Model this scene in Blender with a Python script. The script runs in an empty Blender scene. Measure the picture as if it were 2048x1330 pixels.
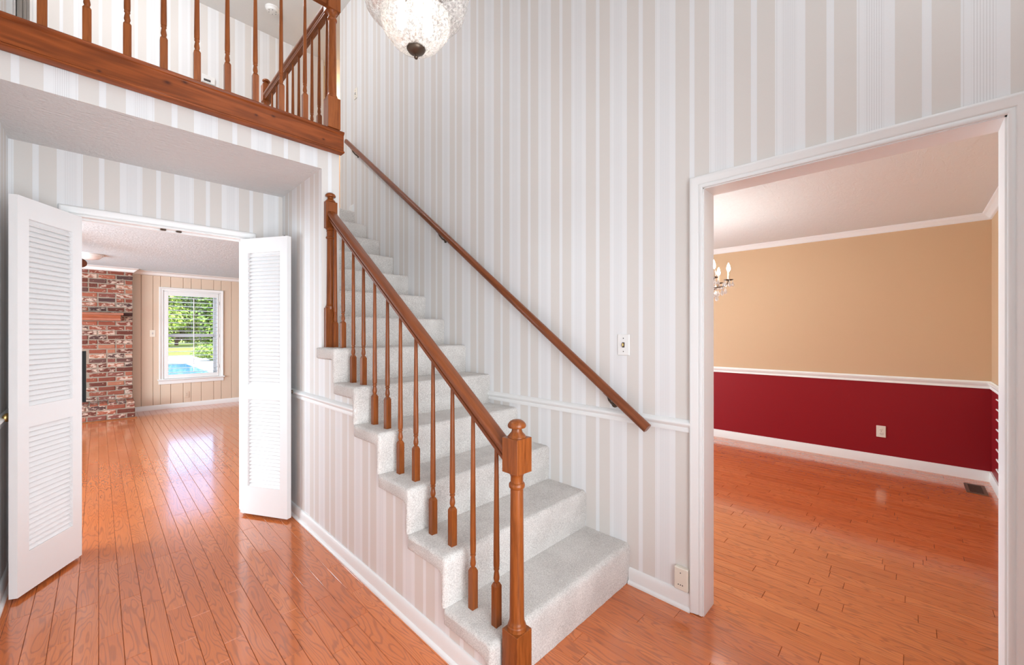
import bpy, bmesh, math, random
from mathutils import Vector, Matrix, noise
random.seed(7)
SC = bpy.context.scene
LX_ = -.352
COL = SC.collection
PI = math.pi

# ------------------------------------------------------------------ camera, world, lights, exposure
cam_d = bpy.data.cameras.new('camera')
cam = bpy.data.objects.new('camera', cam_d)
COL.objects.link(cam)
cam.location = (0, 0, 1.35)
cam.rotation_euler = (PI/2, 0, -math.radians(45.5))
cam_d.sensor_width = 36.0
cam_d.lens = 36.0*812.5/2048
cam_d.shift_y = 1.4/2048
cam_d.clip_start = 0.02
SC.camera = cam
SC.view_settings.view_transform = 'Standard'
SC.view_settings.look = 'None'
SC.view_settings.gamma = 1.0
SC.view_settings.use_curve_mapping = False
SC.view_settings.exposure = 0.05
SC.cycles.use_denoising = True
SC.cycles.max_bounces = 10
SC.cycles.diffuse_bounces = 6
SC.cycles.glossy_bounces = 4
SC.cycles.transparent_max_bounces = 16
SC.cycles.sample_clamp_indirect = 6.0
SC.cycles.caustics_reflective = False
SC.cycles.caustics_refractive = False

w = bpy.data.worlds.new('sky'); SC.world = w
w.use_nodes = True
nt = w.node_tree
sky = nt.nodes.new('ShaderNodeTexSky')
sky.sky_type = 'NISHITA'
sky.sun_disc = False
sky.sun_elevation = math.radians(55)
sky.sun_rotation = math.radians(200)
sky.air_density = .7
sky.dust_density = 2.5
bg = nt.nodes['Background']
nt.links.new(sky.outputs[0], bg.inputs[0])
bg.inputs[1].default_value = 1.25

def light(name, kind, loc, energy, color=(1, 1, 1), rot=(0, 0, 0), size=1.0, size_y=None, radius=0.05):
    d = bpy.data.lights.new(name, kind)
    d.energy = energy; d.color = color
    if kind == 'AREA':
        d.size = size
        if size_y: d.shape = 'RECTANGLE'; d.size_y = size_y
    elif kind == 'POINT':
        d.shadow_soft_size = radius
    o = bpy.data.objects.new(name, d); COL.objects.link(o)
    o.location = loc; o.rotation_euler = rot
    return o
sun = light('sun', 'SUN', (0, -10, 20), 2.3, (1, .95, .86), rot=(math.radians(38), 0, math.radians(18)))
sun.data.angle = 0.01
# daylight by the upper front window behind the camera, plus an added low fill lamp
DAY = (.84, .93, 1.0)
light('front_daylight', 'AREA', (1.25, -.56, 3.7), 22, DAY, rot=(PI/2, 0, 0), size=1.2, size_y=2.2)
light('front_fill', 'AREA', (.40, -.58, 1.2), 47, DAY, rot=(PI/2, 0, 0), size=1.4, size_y=1.9).data.spread = math.radians(124)
# fill lamp added in an invented opening of the unseen left wall
light('left_fill', 'AREA', (LX_-.06, 1.45, 1.1), 8.5, DAY, rot=(PI/2, 0, -PI/2), size=2.3, size_y=2.0)
# family room: daylight from the left; right-hand and dining lamps are added fill
light('family_side_light', 'AREA', (-2.9, 6.4, 1.25), 385, (.72, .89, 1.0), rot=(PI/2, 0, -PI/2), size=4.2, size_y=2.1)
light('family_side_light', 'AREA', (3.9, 6.6, 1.25), 12, (.80, .92, 1.0), rot=(PI/2, 0, PI/2), size=3.6, size_y=2.1)  # weak fill added at the solid right wall
light('dining_fill', 'AREA', (3.5, 3.92, 1.15), 172, (.66, .87, 1.0), rot=(PI/2, 0, PI), size=2.6, size_y=2.1)  # added fill, no window in the wall behind it
# upstairs hall: unseen point lamp added under the ceiling
light('hall_fill', 'POINT', (.2, 4.3, 4.9), 58, (.95, .96, 1.0), radius=.12)
light('bedroom_lamp', 'POINT', (2.45, 6.6, 4.7), 22, (1.0, .82, .6), radius=.12)

# ------------------------------------------------------------------ materials
MATS = {}
class NB:
    def __init__(s, name, rough=.5, spec=.5):
        m = bpy.data.materials.new(name); m.use_nodes = True
        s.m = m; s.nt = m.node_tree; s.b = s.nt.nodes['Principled BSDF']
        s.b.inputs['Roughness'].default_value = rough
        s.b.inputs['Specular IOR Level'].default_value = spec
        MATS[name] = m
    def n(s, t, **kw):
        nd = s.nt.nodes.new(t)
        for k, v in kw.items(): setattr(nd, k, v)
        return nd
    def put(s, sock, v):
        if hasattr(v, 'is_linked') or isinstance(v, bpy.types.NodeSocket): s.nt.links.new(v, sock)
        else:
            if sock.type == 'RGBA' and len(v) == 3: v = (*v, 1)
            sock.default_value = v
    def math(s, op, a, b=0.0, c=None):
        nd = s.n('ShaderNodeMath', operation=op)
        s.put(nd.inputs[0], a); s.put(nd.inputs[1], b)
        if c is not None: s.put(nd.inputs[2], c)
        return nd.outputs[0]
    def noise(s, vec, scale, detail=3, rough=.5, dist=0):
        nd = s.n('ShaderNodeTexNoise')
        if vec is not None: s.put(nd.inputs['Vector'], vec)
        s.put(nd.inputs['Scale'], scale); s.put(nd.inputs['Detail'], detail)
        s.put(nd.inputs['Roughness'], rough); s.put(nd.inputs['Distortion'], dist)
        return nd.outputs[0]
    def vmul(s, vec, v):
        nd = s.n('ShaderNodeVectorMath', operation='MULTIPLY')
        s.put(nd.inputs[0], vec); s.put(nd.inputs[1], v)
        return nd.outputs[0]
    def vadd(s, vec, v):
        nd = s.n('ShaderNodeVectorMath', operation='ADD')
        s.put(nd.inputs[0], vec); s.put(nd.inputs[1], v)
        return nd.outputs[0]
    def comb(s, x, y, z):
        nd = s.n('ShaderNodeCombineXYZ')
        for i, v in enumerate((x, y, z)): s.put(nd.inputs[i], v)
        return nd.outputs[0]
    def mix(s, f, a, b):
        nd = s.n('ShaderNodeMix', data_type='RGBA')
        s.put(nd.inputs[0], f); s.put(nd.inputs[6], a); s.put(nd.inputs[7], b)
        return nd.outputs[2]
    def ramp(s, f, stops, interp='LINEAR'):
        nd = s.n('ShaderNodeValToRGB')
        nd.color_ramp.interpolation = interp
        el = nd.color_ramp.elements
        while len(el) < len(stops): el.new(.5)
        for e, (p, c) in zip(el, stops):
            e.position = p; e.color = (*c, 1) if len(c) == 3 else c
        s.put(nd.inputs[0], f)
        return nd.outputs[0]
    def bump(s, h, strength, dist=.01):
        nd = s.n('ShaderNodeBump')
        s.put(nd.inputs['Height'], h); nd.inputs['Strength'].default_value = strength
        nd.inputs['Distance'].default_value = dist
        s.nt.links.new(nd.outputs[0], s.b.inputs['Normal'])
    def color(s, v): s.put(s.b.inputs['Base Color'], v)
    def pos(s): return s.n('ShaderNodeNewGeometry').outputs['Position']
    def sep(s, v):
        nd = s.n('ShaderNodeSeparateXYZ'); s.put(nd.inputs[0], v)
        return nd.outputs
    def objc(s): return s.n('ShaderNodeTexCoord').outputs['Object']
    def rnd(s): return s.n('ShaderNodeObjectInfo').outputs['Random']

def flat(name, col, rough=.5, spec=.5, metal=0.0, bumpn=None):
    b = NB(name, rough, spec); b.color(col); b.b.inputs['Metallic'].default_value = metal
    if bumpn:
        b.bump(b.noise(b.pos(), bumpn[0], 4), bumpn[1], bumpn[2])
    return b.m

def wallpaper():
    b = NB('striped_wallpaper', .5, .35)
    g = b.n('ShaderNodeNewGeometry')
    p = b.sep(g.outputs['Position']); nn = b.sep(g.outputs['True Normal'])
    ax = b.math('GREATER_THAN', b.math('ABSOLUTE', nn[0]), .5)
    cy = b.math('SUBTRACT', p[1], .84)
    cx = b.math('ADD', p[0], .172)
    c = b.math('ADD', b.math('MULTIPLY', cy, ax), b.math('MULTIPLY', cx, b.math('SUBTRACT', 1.0, ax)))
    per = .266
    t = b.math('FRACT', b.math('DIVIDE', b.math('ADD', c, per*40), per))
    L = (.765, .768, .775); T = (.68, .644, .608); M = (.775, .777, .78)
    base = b.ramp(t, [(0, M), (.398, T), (.652, L), (.668, M), (.722, L), (.74, T)], 'CONSTANT')
    inl = b.math('MULTIPLY', b.math('GREATER_THAN', t, .11), b.math('LESS_THAN', t, .31))
    s = b.math('SINE', b.math('MULTIPLY', t, 2*PI*per/.0068))
    ln = b.math('MULTIPLY', inl, b.math('GREATER_THAN', s, .35))
    colr = b.mix(b.math('MULTIPLY', ln, .45), base, (.56, .55, .545))
    edge = b.math('MULTIPLY', b.math('GREATER_THAN', t, .37), b.math('LESS_THAN', t, .378))
    colr = b.mix(b.math('MULTIPLY', edge, .5), colr, (.6, .59, .58))
    b.color(colr)
    b.bump(b.noise(g.outputs['Position'], 120, 3), .06, .004)
    return b.m

def ceiling_mat(name, col, strength):
    b = NB(name, .75, .3)
    p = b.pos()
    st = b.noise(b.vmul(p, (9, 38, 9)), 1.0, 5, .6, .8)
    st2 = b.noise(b.vmul(p, (60, 60, 60)), 1.0, 3)
    b.color(b.mix(b.math('MULTIPLY', st, .25), col, tuple(c*.86 for c in col)))
    b.bump(b.math('ADD', st, b.math('MULTIPLY', st2, .4)), strength, .02)
    return b.m

def rail_wood(name, dark, light_, axis=2, rough=.3):
    b = NB(name, rough, .28)
    p = b.vadd(b.pos(), b.comb(b.math('MULTIPLY', b.rnd(), 7.0), b.math('MULTIPLY', b.rnd(), 3.0), 0.0))
    sc = [70, 70, 70]; sc[axis] = 5
    g1 = b.noise(b.vmul(p, tuple(sc)), 1.0, 5, .6, .4)
    sc2 = [260, 260, 260]; sc2[axis] = 16
    g2 = b.noise(b.vmul(p, tuple(sc2)), 1.0, 3, .6)
    f = b.math('ADD', b.math('MULTIPLY', g1, .75), b.math('MULTIPLY', g2, .35))
    tone = b.ramp(f, [(.34, dark), (.62, light_)])
    tint = b.math('ADD', .88, b.math('MULTIPLY', b.rnd(), .24))
    b.color(b.vmul(tone, b.comb(tint, tint, tint)))
    b.bump(g2, .12, .003)
    b.b.inputs['Coat Weight'].default_value = .06
    b.b.inputs['Coat Roughness'].default_value = .2
    return b.m

def rail_wood_slope(name, dark, light_, slope_deg):
    b = NB(name, .28, .32)
    mp = b.n('ShaderNodeMapping'); b.put(mp.inputs[0], b.pos())
    mp.inputs['Rotation'].default_value = (-math.radians(slope_deg), 0, 0)
    p = mp.outputs[0]
    g1 = b.noise(b.vmul(p, (60, 3.2, 60)), 1.0, 5, .6, .3)
    g2 = b.noise(b.vmul(p, (240, 12, 240)), 1.0, 3, .6)
    f = b.math('ADD', b.math('MULTIPLY', g1, .75), b.math('MULTIPLY', g2, .35))
    b.color(b.ramp(f, [(.34, dark), (.62, light_)]))
    b.bump(g2, .1, .003)
    b.b.inputs['Coat Weight'].default_value = .10
    b.b.inputs['Coat Roughness'].default_value = .16
    return b.m

def pine():
    b = NB('stained_pine', .4, .22)
    p = b.pos()
    q = b.vmul(p, (1.6, 14, 26))
    g1 = b.noise(q, 1.0, 4, .55, .6)
    ln = b.math('SINE', b.math('MULTIPLY', b.noise(b.vmul(p, (1.1, 7, 10)), 1.0, 3, .5), 46.0))
    f = b.math('ADD', b.math('MULTIPLY', g1, .7), b.math('MULTIPLY', ln, .09))
    colr = b.ramp(f, [(.20, (.18, .042, .010)), (.42, (.29, .069, .015)), (.66, (.375, .10, .024))])
    xyz = b.sep(b.vadd(p, b.vmul(b.comb(b.noise(p, 60, 2), b.noise(p, 61, 2), 0.0), (.006, .006, 0))))
    tot = 0.0
    for kx, kz, kr in ((.246, 2.629, .011), (.316, 2.660, .008), (.640, 2.614, .007), (.728, 2.640, .008), (1.018, 2.602, .007), (.001, 2.575, .006)):
        dx = b.math('DIVIDE', b.math('SUBTRACT', xyz[0], kx+.003), kr*1.5); dz = b.math('DIVIDE', b.math('SUBTRACT', xyz[2], kz), kr)
        d2 = b.math('ADD', b.math('MULTIPLY', dx, dx), b.math('MULTIPLY', dz, dz))
        tot = b.math('ADD', tot, b.math('POWER', 2.718, b.math('MULTIPLY', d2, -1.2)))
    b.color(b.mix(b.math('MINIMUM', b.math('MULTIPLY', tot, .9), 1.0), colr, (.05, .014, .008)))
    b.bump(g1, .08, .004)
    b.b.inputs['Coat Weight'].default_value = .05
    b.b.inputs['Coat Roughness'].default_value = .22
    return b.m

def floor_mat():
    b = NB('oak_plank', .25, .2)
    g = b.n('ShaderNodeNewGeometry')
    r = b.math('FRACT', b.math('ADD', b.rnd(), g.outputs['Random Per Island']))
    p = g.outputs['Position']
    off = b.comb(b.math('MULTIPLY', r, 37.0), b.math('MULTIPLY', r, 91.0), b.math('MULTIPLY', r, 11.0))
    q = b.vadd(b.vmul(p, (11.0, 1.5, 1.0)), off)
    n1 = b.noise(q, 1.0, 2.2, .45, .25)
    cat = b.math('SINE', b.math('MULTIPLY', n1, 125.0))
    catm = b.ramp(cat, [(.3, (0, 0, 0)), (.95, (1, 1, 1))])
    fine = b.noise(b.vadd(b.vmul(p, (210, 7, 1)), off), 1.0, 3, .6)
    tone = b.ramp(r, [(0, (.560, .132, .028)), (.3, (.620, .158, .036)), (.6, (.660, .180, .046)), (.85, (.600, .140, .029)), (1, (.690, .198, .054))])
    big = b.noise(b.vmul(p, (1.3, .7, 1)), 1.0, 2)
    c1 = b.mix(b.math('MULTIPLY', catm, b.math('ADD', .20, b.math('MULTIPLY', fine, .62))), tone, (.27, .068, .024))
    c2 = b.mix(b.math('MULTIPLY', b.ramp(fine, [(.45, (0, 0, 0)), (.7, (1, 1, 1))]), .30), c1, (.34, .10, .04))
    c3 = b.mix(b.math('MULTIPLY', big, .15), c2, (.76, .27, .10))
    b.color(c3)
    wav = b.noise(b.vadd(b.vmul(p, (26, 7, 1)), off), 1.0, 3, .55, .4)
    b.bump(b.math('ADD', b.math('MULTIPLY', wav, .7), b.math('MULTIPLY', cat, .12)), .11, .006)
    b.b.inputs['Coat Weight'].default_value = .95
    b.b.inputs['Coat Roughness'].default_value = .115
    b.b.inputs['Coat IOR'].default_value = 1.68
    return b.m

def carpet(name, c0, c1):
    b = NB(name, .95, .1)
    p = b.pos()
    n1 = b.noise(p, 190, 3, .75)
    n2 = b.noise(p, 7, 3, .5)
    n3 = b.noise(p, 900, 2, .6)
    f = b.math('ADD', b.math('MULTIPLY', n1, .6), b.math('ADD', b.math('MULTIPLY', n2, .2), b.math('MULTIPLY', n3, .2)))
    b.color(b.ramp(f, [(.40, c0), (.60, c1)]))
    b.b.inputs['Sheen Weight'].default_value = .25
    b.bump(b.math('ADD', n1, b.math('MULTIPLY', n3, .5)), .75, .006)
    return b.m

def brick_mat():
    b = NB('old_brick', .85, .2)
    r = b.rnd()
    tone = b.ramp(r, [(0, (.13, .040, .028)), (.16, (.195, .055, .036)), (.34, (.25, .075, .047)), (.5, (.085, .042, .038)),
                      (.6, (.32, .10, .06)), (.74, (.20, .068, .052)), (.86, (.36, .14, .085)), (.95, (.12, .055, .046))], 'CONSTANT')
    p = b.vadd(b.pos(), b.comb(b.math('MULTIPLY', r, 19.0), 0.0, b.math('MULTIPLY', r, 7.0)))
    n1 = b.noise(b.vmul(p, (16, 16, 34)), 1.0, 4, .6, .3)
    n2 = b.noise(p, 140, 4, .65)
    thr = b.math('SUBTRACT', .66, b.math('MULTIPLY', b.math('FRACT', b.math('MULTIPLY', r, 13.7)), .22))
    sm = b.math('MULTIPLY', b.math('SUBTRACT', n1, thr), 12.0)
    sm = b.n('ShaderNodeClamp').outputs[0] if False else b.math('MINIMUM', b.math('MAXIMUM', sm, 0.0), 1.0)
    c = b.mix(b.math('MULTIPLY', sm, .9), tone, (.56, .42, .34))
    k = b.math('ADD', .72, b.math('MULTIPLY', n2, .55))
    b.color(b.vmul(c, b.comb(k, k, k)))
    b.bump(n2, .5, .006)
    return b.m

def shade_glass():
    b = NB('seeded_glass', .08, .5)
    nt = b.nt; out = nt.nodes['Material Output']
    p = b.objc()
    seed = b.noise(p, 95, 4, .7, .4)
    f = b.ramp(seed, [(.45, (.10, .10, .10)), (.58, (.62, .62, .62))])
    tr = b.n('ShaderNodeBsdfTransparent'); b.put(tr.inputs[0], (.97, .97, .97))
    tl = b.n('ShaderNodeBsdfTranslucent'); b.put(tl.inputs[0], (.9, .88, .85))
    df = b.n('ShaderNodeBsdfDiffuse'); b.put(df.inputs[0], (.85, .85, .86))
    gl = b.n('ShaderNodeBsdfGlossy'); gl.inputs['Roughness'].default_value = .06
    a = b.n('ShaderNodeMixShader'); a.inputs[0].default_value = .5
    nt.links.new(tl.outputs[0], a.inputs[1]); nt.links.new(df.outputs[0], a.inputs[2])
    m1 = b.n('ShaderNodeMixShader'); b.put(m1.inputs[0], f)
    nt.links.new(tr.outputs[0], m1.inputs[1]); nt.links.new(a.outputs[0], m1.inputs[2])
    lw = b.n('ShaderNodeLayerWeight'); lw.inputs[0].default_value = .35
    m2 = b.n('ShaderNodeMixShader'); b.put(m2.inputs[0], b.math('MULTIPLY', lw.outputs['Facing'], .45))
    nt.links.new(m1.outputs[0], m2.inputs[1]); nt.links.new(gl.outputs[0], m2.inputs[2])
    nt.links.new(m2.outputs[0], out.inputs[0])
    return b.m

def pane_glass(name, tint=(.97, .98, .97), fac=.08):
    b = NB(name)
    nt = b.nt; out = nt.nodes['Material Output']
    tr = b.n('ShaderNodeBsdfTransparent'); b.put(tr.inputs[0], tint)
    gl = b.n('ShaderNodeBsdfGlossy'); gl.inputs['Roughness'].default_value = .02
    m = b.n('ShaderNodeMixShader'); m.inputs[0].default_value = fac
    nt.links.new(tr.outputs[0], m.inputs[1]); nt.links.new(gl.outputs[0], m.inputs[2])
    nt.links.new(m.outputs[0], out.inputs[0])
    return b.m

def emit(name, col, s):
    b = NB(name)
    b.put(b.b.inputs['Emission Color'], col); b.b.inputs['Emission Strength'].default_value = s
    b.color((.9, .9, .9))
    return b.m

def leafy(name, c0, c1):
    b = NB(name, .55, .3)
    g = b.n('ShaderNodeNewGeometry')
    n = b.noise(b.pos(), .9, 2)
    f = b.math('ADD', b.math('MULTIPLY', g.outputs['Random Per Island'], .6), b.math('MULTIPLY', n, .4))
    b.color(b.ramp(f, [(.2, c0), (.75, c1)]))
    b.b.inputs['Transmission Weight'].default_value = 0
    return b.m

def grass_mat():
    b = NB('mown_lawn', .9, .1)
    p = b.pos()
    f = b.math('ADD', b.math('MULTIPLY', b.noise(p, 8, 4, .6), .5), b.math('MULTIPLY', b.noise(b.vmul(p, (.12, .3, 1)), 1.0, 3), .5))
    b.color(b.ramp(f, [(.35, (.13, .21, .03)), (.65, (.33, .41, .10))]))
    return b.m

WP = wallpaper()
WHITE = flat('white_trim_paint', (.80, .80, .79), .35)
DOORW = flat('white_door_paint', (.80, .79, .785), .38)
CEIL = ceiling_mat('textured_ceiling', (.70, .69, .68), .8)
CEILS = ceiling_mat('smooth_ceiling', (.74, .72, .70), .12)
CEILD = ceiling_mat('dining_ceiling', (.72, .75, .76), .2)
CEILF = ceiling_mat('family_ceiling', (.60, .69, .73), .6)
OAK = rail_wood('oak_railing', (.115, .026, .004), (.255, .068, .014))
OAKH = rail_wood_slope('oak_handrail', (.105, .025, .006), (.21, .056, .016), 36.6)
OAKY = rail_wood('oak_level_rail', (.14, .036, .009), (.27, .08, .024), axis=1)
OAKU = rail_wood('oak_upstairs', (.19, .046, .009), (.34, .098, .024))
PINE = pine()
FLOOR = floor_mat()
CARPET = carpet('stair_carpet', (.52, .475, .44), (.88, .84, .795))
BRICK = brick_mat()
MORTAR = flat('brick_mortar', (.30, .24, .19), .95, .1, bumpn=(90, .6, .01))
BEIGE = flat('beige_paint', (.60, .41, .25), .55, .3, bumpn=(160, .05, .003))
RED = flat('burgundy_paint', (.26, .011, .016), .42, .2, bumpn=(160, .05, .003))
CREAM = flat('cream_trim', (.84, .85, .82), .4)
PANEL = flat('beige_panelling', (.68, .535, .415), .5, .35, bumpn=(60, .04, .003))
GAP_SHADE = flat('gap_shadow', (.06, .03, .02), .9)
BLACK = flat('matte_black', (.006, .006, .006), .9)  # near-black, for the firebox and the floor register
BRONZE = flat('aged_bronze', (.10, .07, .05), .38, .5, .8)
BRASS = flat('antique_brass', (.42, .27, .10), .3, .5, 1.0)
PLASTIC = flat('ivory_plastic', (.78, .72, .62), .35)
WPLASTIC = flat('white_plastic', (.80, .79, .77), .35)
SLOT = flat('slot_dark', (.05, .04, .035), .6)
GLASS = shade_glass()
PANE = pane_glass('window_pane')
BULB = emit('lit_bulb', (1, .90, .78), 25)
CANDLE = emit('candle_bulb', (1, .94, .85), 150)
def crystal():
    b = NB('cut_crystal'); nt = b.nt
    tr = b.n('ShaderNodeBsdfTransparent'); gl = b.n('ShaderNodeBsdfGlossy'); gl.inputs['Roughness'].default_value = .1
    tl = b.n('ShaderNodeBsdfTranslucent'); b.put(tl.inputs[0], (.98, .96, .92))
    a = b.n('ShaderNodeMixShader'); a.inputs[0].default_value = .78
    nt.links.new(gl.outputs[0], a.inputs[1]); nt.links.new(tl.outputs[0], a.inputs[2])
    m = b.n('ShaderNodeMixShader'); m.inputs[0].default_value = .80
    nt.links.new(tr.outputs[0], m.inputs[1]); nt.links.new(a.outputs[0], m.inputs[2])
    nt.links.new(m.outputs[0], nt.nodes['Material Output'].inputs[0])
    return b.m
CRYSTAL = crystal()
IVORY = flat('candle_sleeve', (.85, .76, .62), .5)
DFLOOR = flat('subfloor', (.10, .032, .014), .8)
WARMW = flat('warm_bedroom_paint', (.75, .60, .42), .6)
TOWEL = flat('grey_towel', (.36, .33, .30), .95, .1, bumpn=(300, .5, .006))
WALNUT = rail_wood('dark_walnut', (.03, .012, .008), (.08, .03, .018), axis=1)

# ------------------------------------------------------------------ mesh helpers
def mk(name, verts, faces, mat, parent=None, smooth=False, fix=True, angle=None):
    me = bpy.data.meshes.new(name)
    me.from_pydata([tuple(v) for v in verts], [], faces)
    if fix:
        bm = bmesh.new(); bm.from_mesh(me)
        bmesh.ops.recalc_face_normals(bm, faces=bm.faces)
        bm.to_mesh(me); bm.free()
    if mat: me.materials.append(mat)
    if smooth or angle:
        for f in me.polygons: f.use_smooth = True
        if angle: me.set_sharp_from_angle(angle=math.radians(angle))
    o = bpy.data.objects.new(name, me); COL.objects.link(o)
    if parent: o.parent = parent
    return o
class MB:
    def __init__(s): s.v = []; s.f = []
    def add(s, vf):
        v, f = vf; k = len(s.v)
        s.v += [Vector(p) for p in v]; s.f += [[i+k for i in q] for q in f]
        return s
    def box(s, x0, x1, y0, y1, z0, z1): return s.add(boxvf(x0, x1, y0, y1, z0, z1))
    def make(s, name, mat, parent=None, **kw): return mk(name, s.v, s.f, mat, parent, **kw)
def boxvf(x0, x1, y0, y1, z0, z1):
    v = [(x, y, z) for z in (z0, z1) for y in (y0, y1) for x in (x0, x1)]
    return v, [[0, 2, 3, 1], [4, 5, 7, 6], [0, 1, 5, 4], [2, 6, 7, 3], [0, 4, 6, 2], [1, 3, 7, 5]]
def bbox(x0, x1, y0, y1, z0, z1, c=.003):
    """box with chamfered edges round its six faces"""
    bm = bmesh.new()
    v, f = boxvf(x0, x1, y0, y1, z0, z1)
    vs = [bm.verts.new(p) for p in v]
    for q in f: bm.faces.new([vs[i] for i in q])
    bmesh.ops.bevel(bm, geom=bm.edges[:], offset=c, segments=1, affect='EDGES')
    bm.verts.index_update()
    r = [p.co.copy() for p in bm.verts], [[p.index for p in q.verts] for q in bm.faces]
    bm.free(); return r
def lathe(prof, n=20, loc=(0, 0, 0), a0=0.0):
    v = []; f = []
    for (r, z) in prof:
        for i in range(n):
            a = a0+2*PI*i/n
            v.append((loc[0]+r*math.cos(a), loc[1]+r*math.sin(a), loc[2]+z))
    for k in range(len(prof)-1):
        for i in range(n):
            j = (i+1) % n
            f.append([k*n+i, k*n+j, (k+1)*n+j, (k+1)*n+i])
    f.append(list(range(n))[::-1]); f.append([(len(prof)-1)*n+i for i in range(n)])
    return v, f
def extr(prof, p0, p1, ua, ub):
    p0, p1, ua, ub = map(Vector, (p0, p1, ua, ub)); n = len(prof)
    v = [p+ua*a+ub*b for p in (p0, p1) for (a, b) in prof]
    f = [[i, (i+1) % n, n+(i+1) % n, n+i] for i in range(n)]
    return v, f+[list(range(n))[::-1], list(range(n, 2*n))]
def sweep(prof, pts, nrm, side=1):
    """sweep prof (a in plane, b along nrm) along pts with mitres; a points to side*cross(dir, nrm)"""
    nrm = Vector(nrm); pts = [Vector(p) for p in pts]; n = len(prof)
    per = [(side*(pts[i+1]-pts[i]).normalized().cross(nrm)) for i in range(len(pts)-1)]
    v = []
    for i, p in enumerate(pts):
        if i == 0: off = per[0]
        elif i == len(pts)-1: off = per[-1]
        else: off = (per[i-1]+per[i])/(1+per[i-1].dot(per[i]))
        v += [p+off*a+nrm*b for (a, b) in prof]
    f = []
    for k in range(len(pts)-1):
        f += [[k*n+i, k*n+(i+1) % n, (k+1)*n+(i+1) % n, (k+1)*n+i] for i in range(n)]
    return v, f+[list(range(n))[::-1], [(len(pts)-1)*n+i for i in range(n)]]
def tube(pts, r, n=8):
    pts = [Vector(p) for p in pts]; v = []; f = []
    for i, p in enumerate(pts):
        d = (pts[min(i+1, len(pts)-1)]-pts[max(i-1, 0)]).normalized()
        a = d.cross(Vector((0, 0, 1)) if abs(d.z) < .9 else Vector((1, 0, 0))).normalized(); b = d.cross(a)
        rr = r[i] if isinstance(r, (list, tuple)) else r
        v += [p+a*rr*math.cos(2*PI*k/n)+b*rr*math.sin(2*PI*k/n) for k in range(n)]
    for i in range(len(pts)-1):
        f += [[i*n+k, i*n+(k+1) % n, (i+1)*n+(k+1) % n, (i+1)*n+k] for k in range(n)]
    return v, f+[list(range(n))[::-1], [(len(pts)-1)*n+k for k in range(n)]]
def ball(loc, r, n=10, m=6, sz=1.0):
    return lathe([(max(r*math.sin(PI*i/m), 1e-4), -r*sz*math.cos(PI*i/m)) for i in range(m+1)], n, loc)
def xf(vf, M):
    return [M @ Vector(p) for p in vf[0]], vf[1]
def struct(o, label=None):
    o['kind'] = 'structure'
    if label: o['label'] = label
    return o
def tag(o, label, cat, group=None):
    o['label'] = label; o['category'] = cat
    if group: o['group'] = group
    return o
def thing(name, label, cat, loc=(0, 0, 0), group=None):
    o = bpy.data.objects.new(name, None); COL.objects.link(o)
    o.location = loc; o.empty_display_size = .05
    return tag(o, label, cat, group)
def part(name, vf, mat, parent, **kw):
    """vf in world space; parented so that the world position is kept"""
    o = mk(name, vf[0], vf[1], mat, None, **kw)
    L = Vector((0, 0, 0)); q = parent
    while q: L += Vector(q.location); q = q.parent
    o.parent = parent
    if L.length > 0: o.data.transform(Matrix.Translation(-L))
    return o
def sbox(name, b, mat, label=None):
    return struct(mk(name, *boxvf(*b), mat), label)

# ------------------------------------------------------------------ key dimensions (metres)
WX = 2.02                      # stair wall plane
R, RUN, Y0 = .2095, .2810, 1.094   # riser, run, first riser
LX = -.352                     # left wall plane
BY = 3.57                      # alcove back wall
SY = 2.757                     # balcony front / soffit front
F2 = 2.7235                    # upper floor
CZ = 2.43                      # ceilings downstairs
TZ = 5.16                      # high ceiling
IX = 1.025                     # wall below the stairs
DX, DY0, DY1 = 5.67, -.52, 4.0 # dining room
FY, FX0, FX1 = 9.5, -3.0, 4.0  # family room

# ------------------------------------------------------------------ floor with planks
PW = .0765
floor = struct(mk('floor', *boxvf(FX0-.2, DX+.12, -.8, FY+.1, -.14, -.011), DFLOOR), 'orange oak plank floor running through hall, family room and dining room')
def plankvf(x0, x1, y0, y1):
    e = .0012; t = -.011; h = .0014
    a = [(x0+.0005, y0+.0005), (x1-.0005, y0+.0005), (x1-.0005, y1-.0005), (x0+.0005, y1-.0005)]
    i = [(x0+e+.0005, y0+e+.0005), (x1-e-.0005, y0+e+.0005), (x1-e-.0005, y1-e-.0005), (x0+e+.0005, y1-e-.0005)]
    v = [(x, y, t) for x, y in a]+[(x, y, -h) for x, y in a]+[(x, y, 0) for x, y in i]
    f = [[8, 9, 10, 11]]
    for k in range(4):
        j = (k+1) % 4
        f += [[k, j, 4+j, 4+k], [4+k, 4+j, 8+j, 8+k]]
    return v, f
LENS = [.305, .42, .535, .66, .80, .96]
planks = []
rx = random.Random(3)
i0 = math.floor(FX0/PW)
for i in range(i0, int(DX/PW)+1):
    x = i*PW
    if x > DX-.01: continue
    if x < -.45: ya, yb = BY+.02, FY
    elif x < 2.1: ya, yb = -.65, FY
    else: ya, yb = DY0, DY1
    y = ya-rx.uniform(0, .5)
    while y < yb:
        L = rx.choice(LENS)
        if not (x > IX+.05 and x < WX-.05 and y > Y0+.05 and y+L < 4.4):
            planks.append((x, y, L))
        y += L
th = math.radians(45.5); sn, cs = math.sin(th), math.cos(th)
def plank_score(x, y, L):
    cx, cy = x+PW/2, y+L/2
    d = cx*sn+cy*cs
    if d < .6: return 0
    u = (cx*cs-cy*sn)/d
    sy = 1.35/d*812
    if abs(u) > 1.33 or sy > 740: return 0
    if cx > WX+.05:
        if not -.14 < cy/cx < .37: return 0
    elif cy > BY:
        if not -.035 < cx/cy < .225: return 0
    elif cx > IX and cy > Y0-.05: return 0
    elif cx < LX: return 0
    return L*PW*1.35/d**3
planks.sort(key=lambda q: -plank_score(*q))
pl_mesh = {}
rest = MB()
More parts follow.
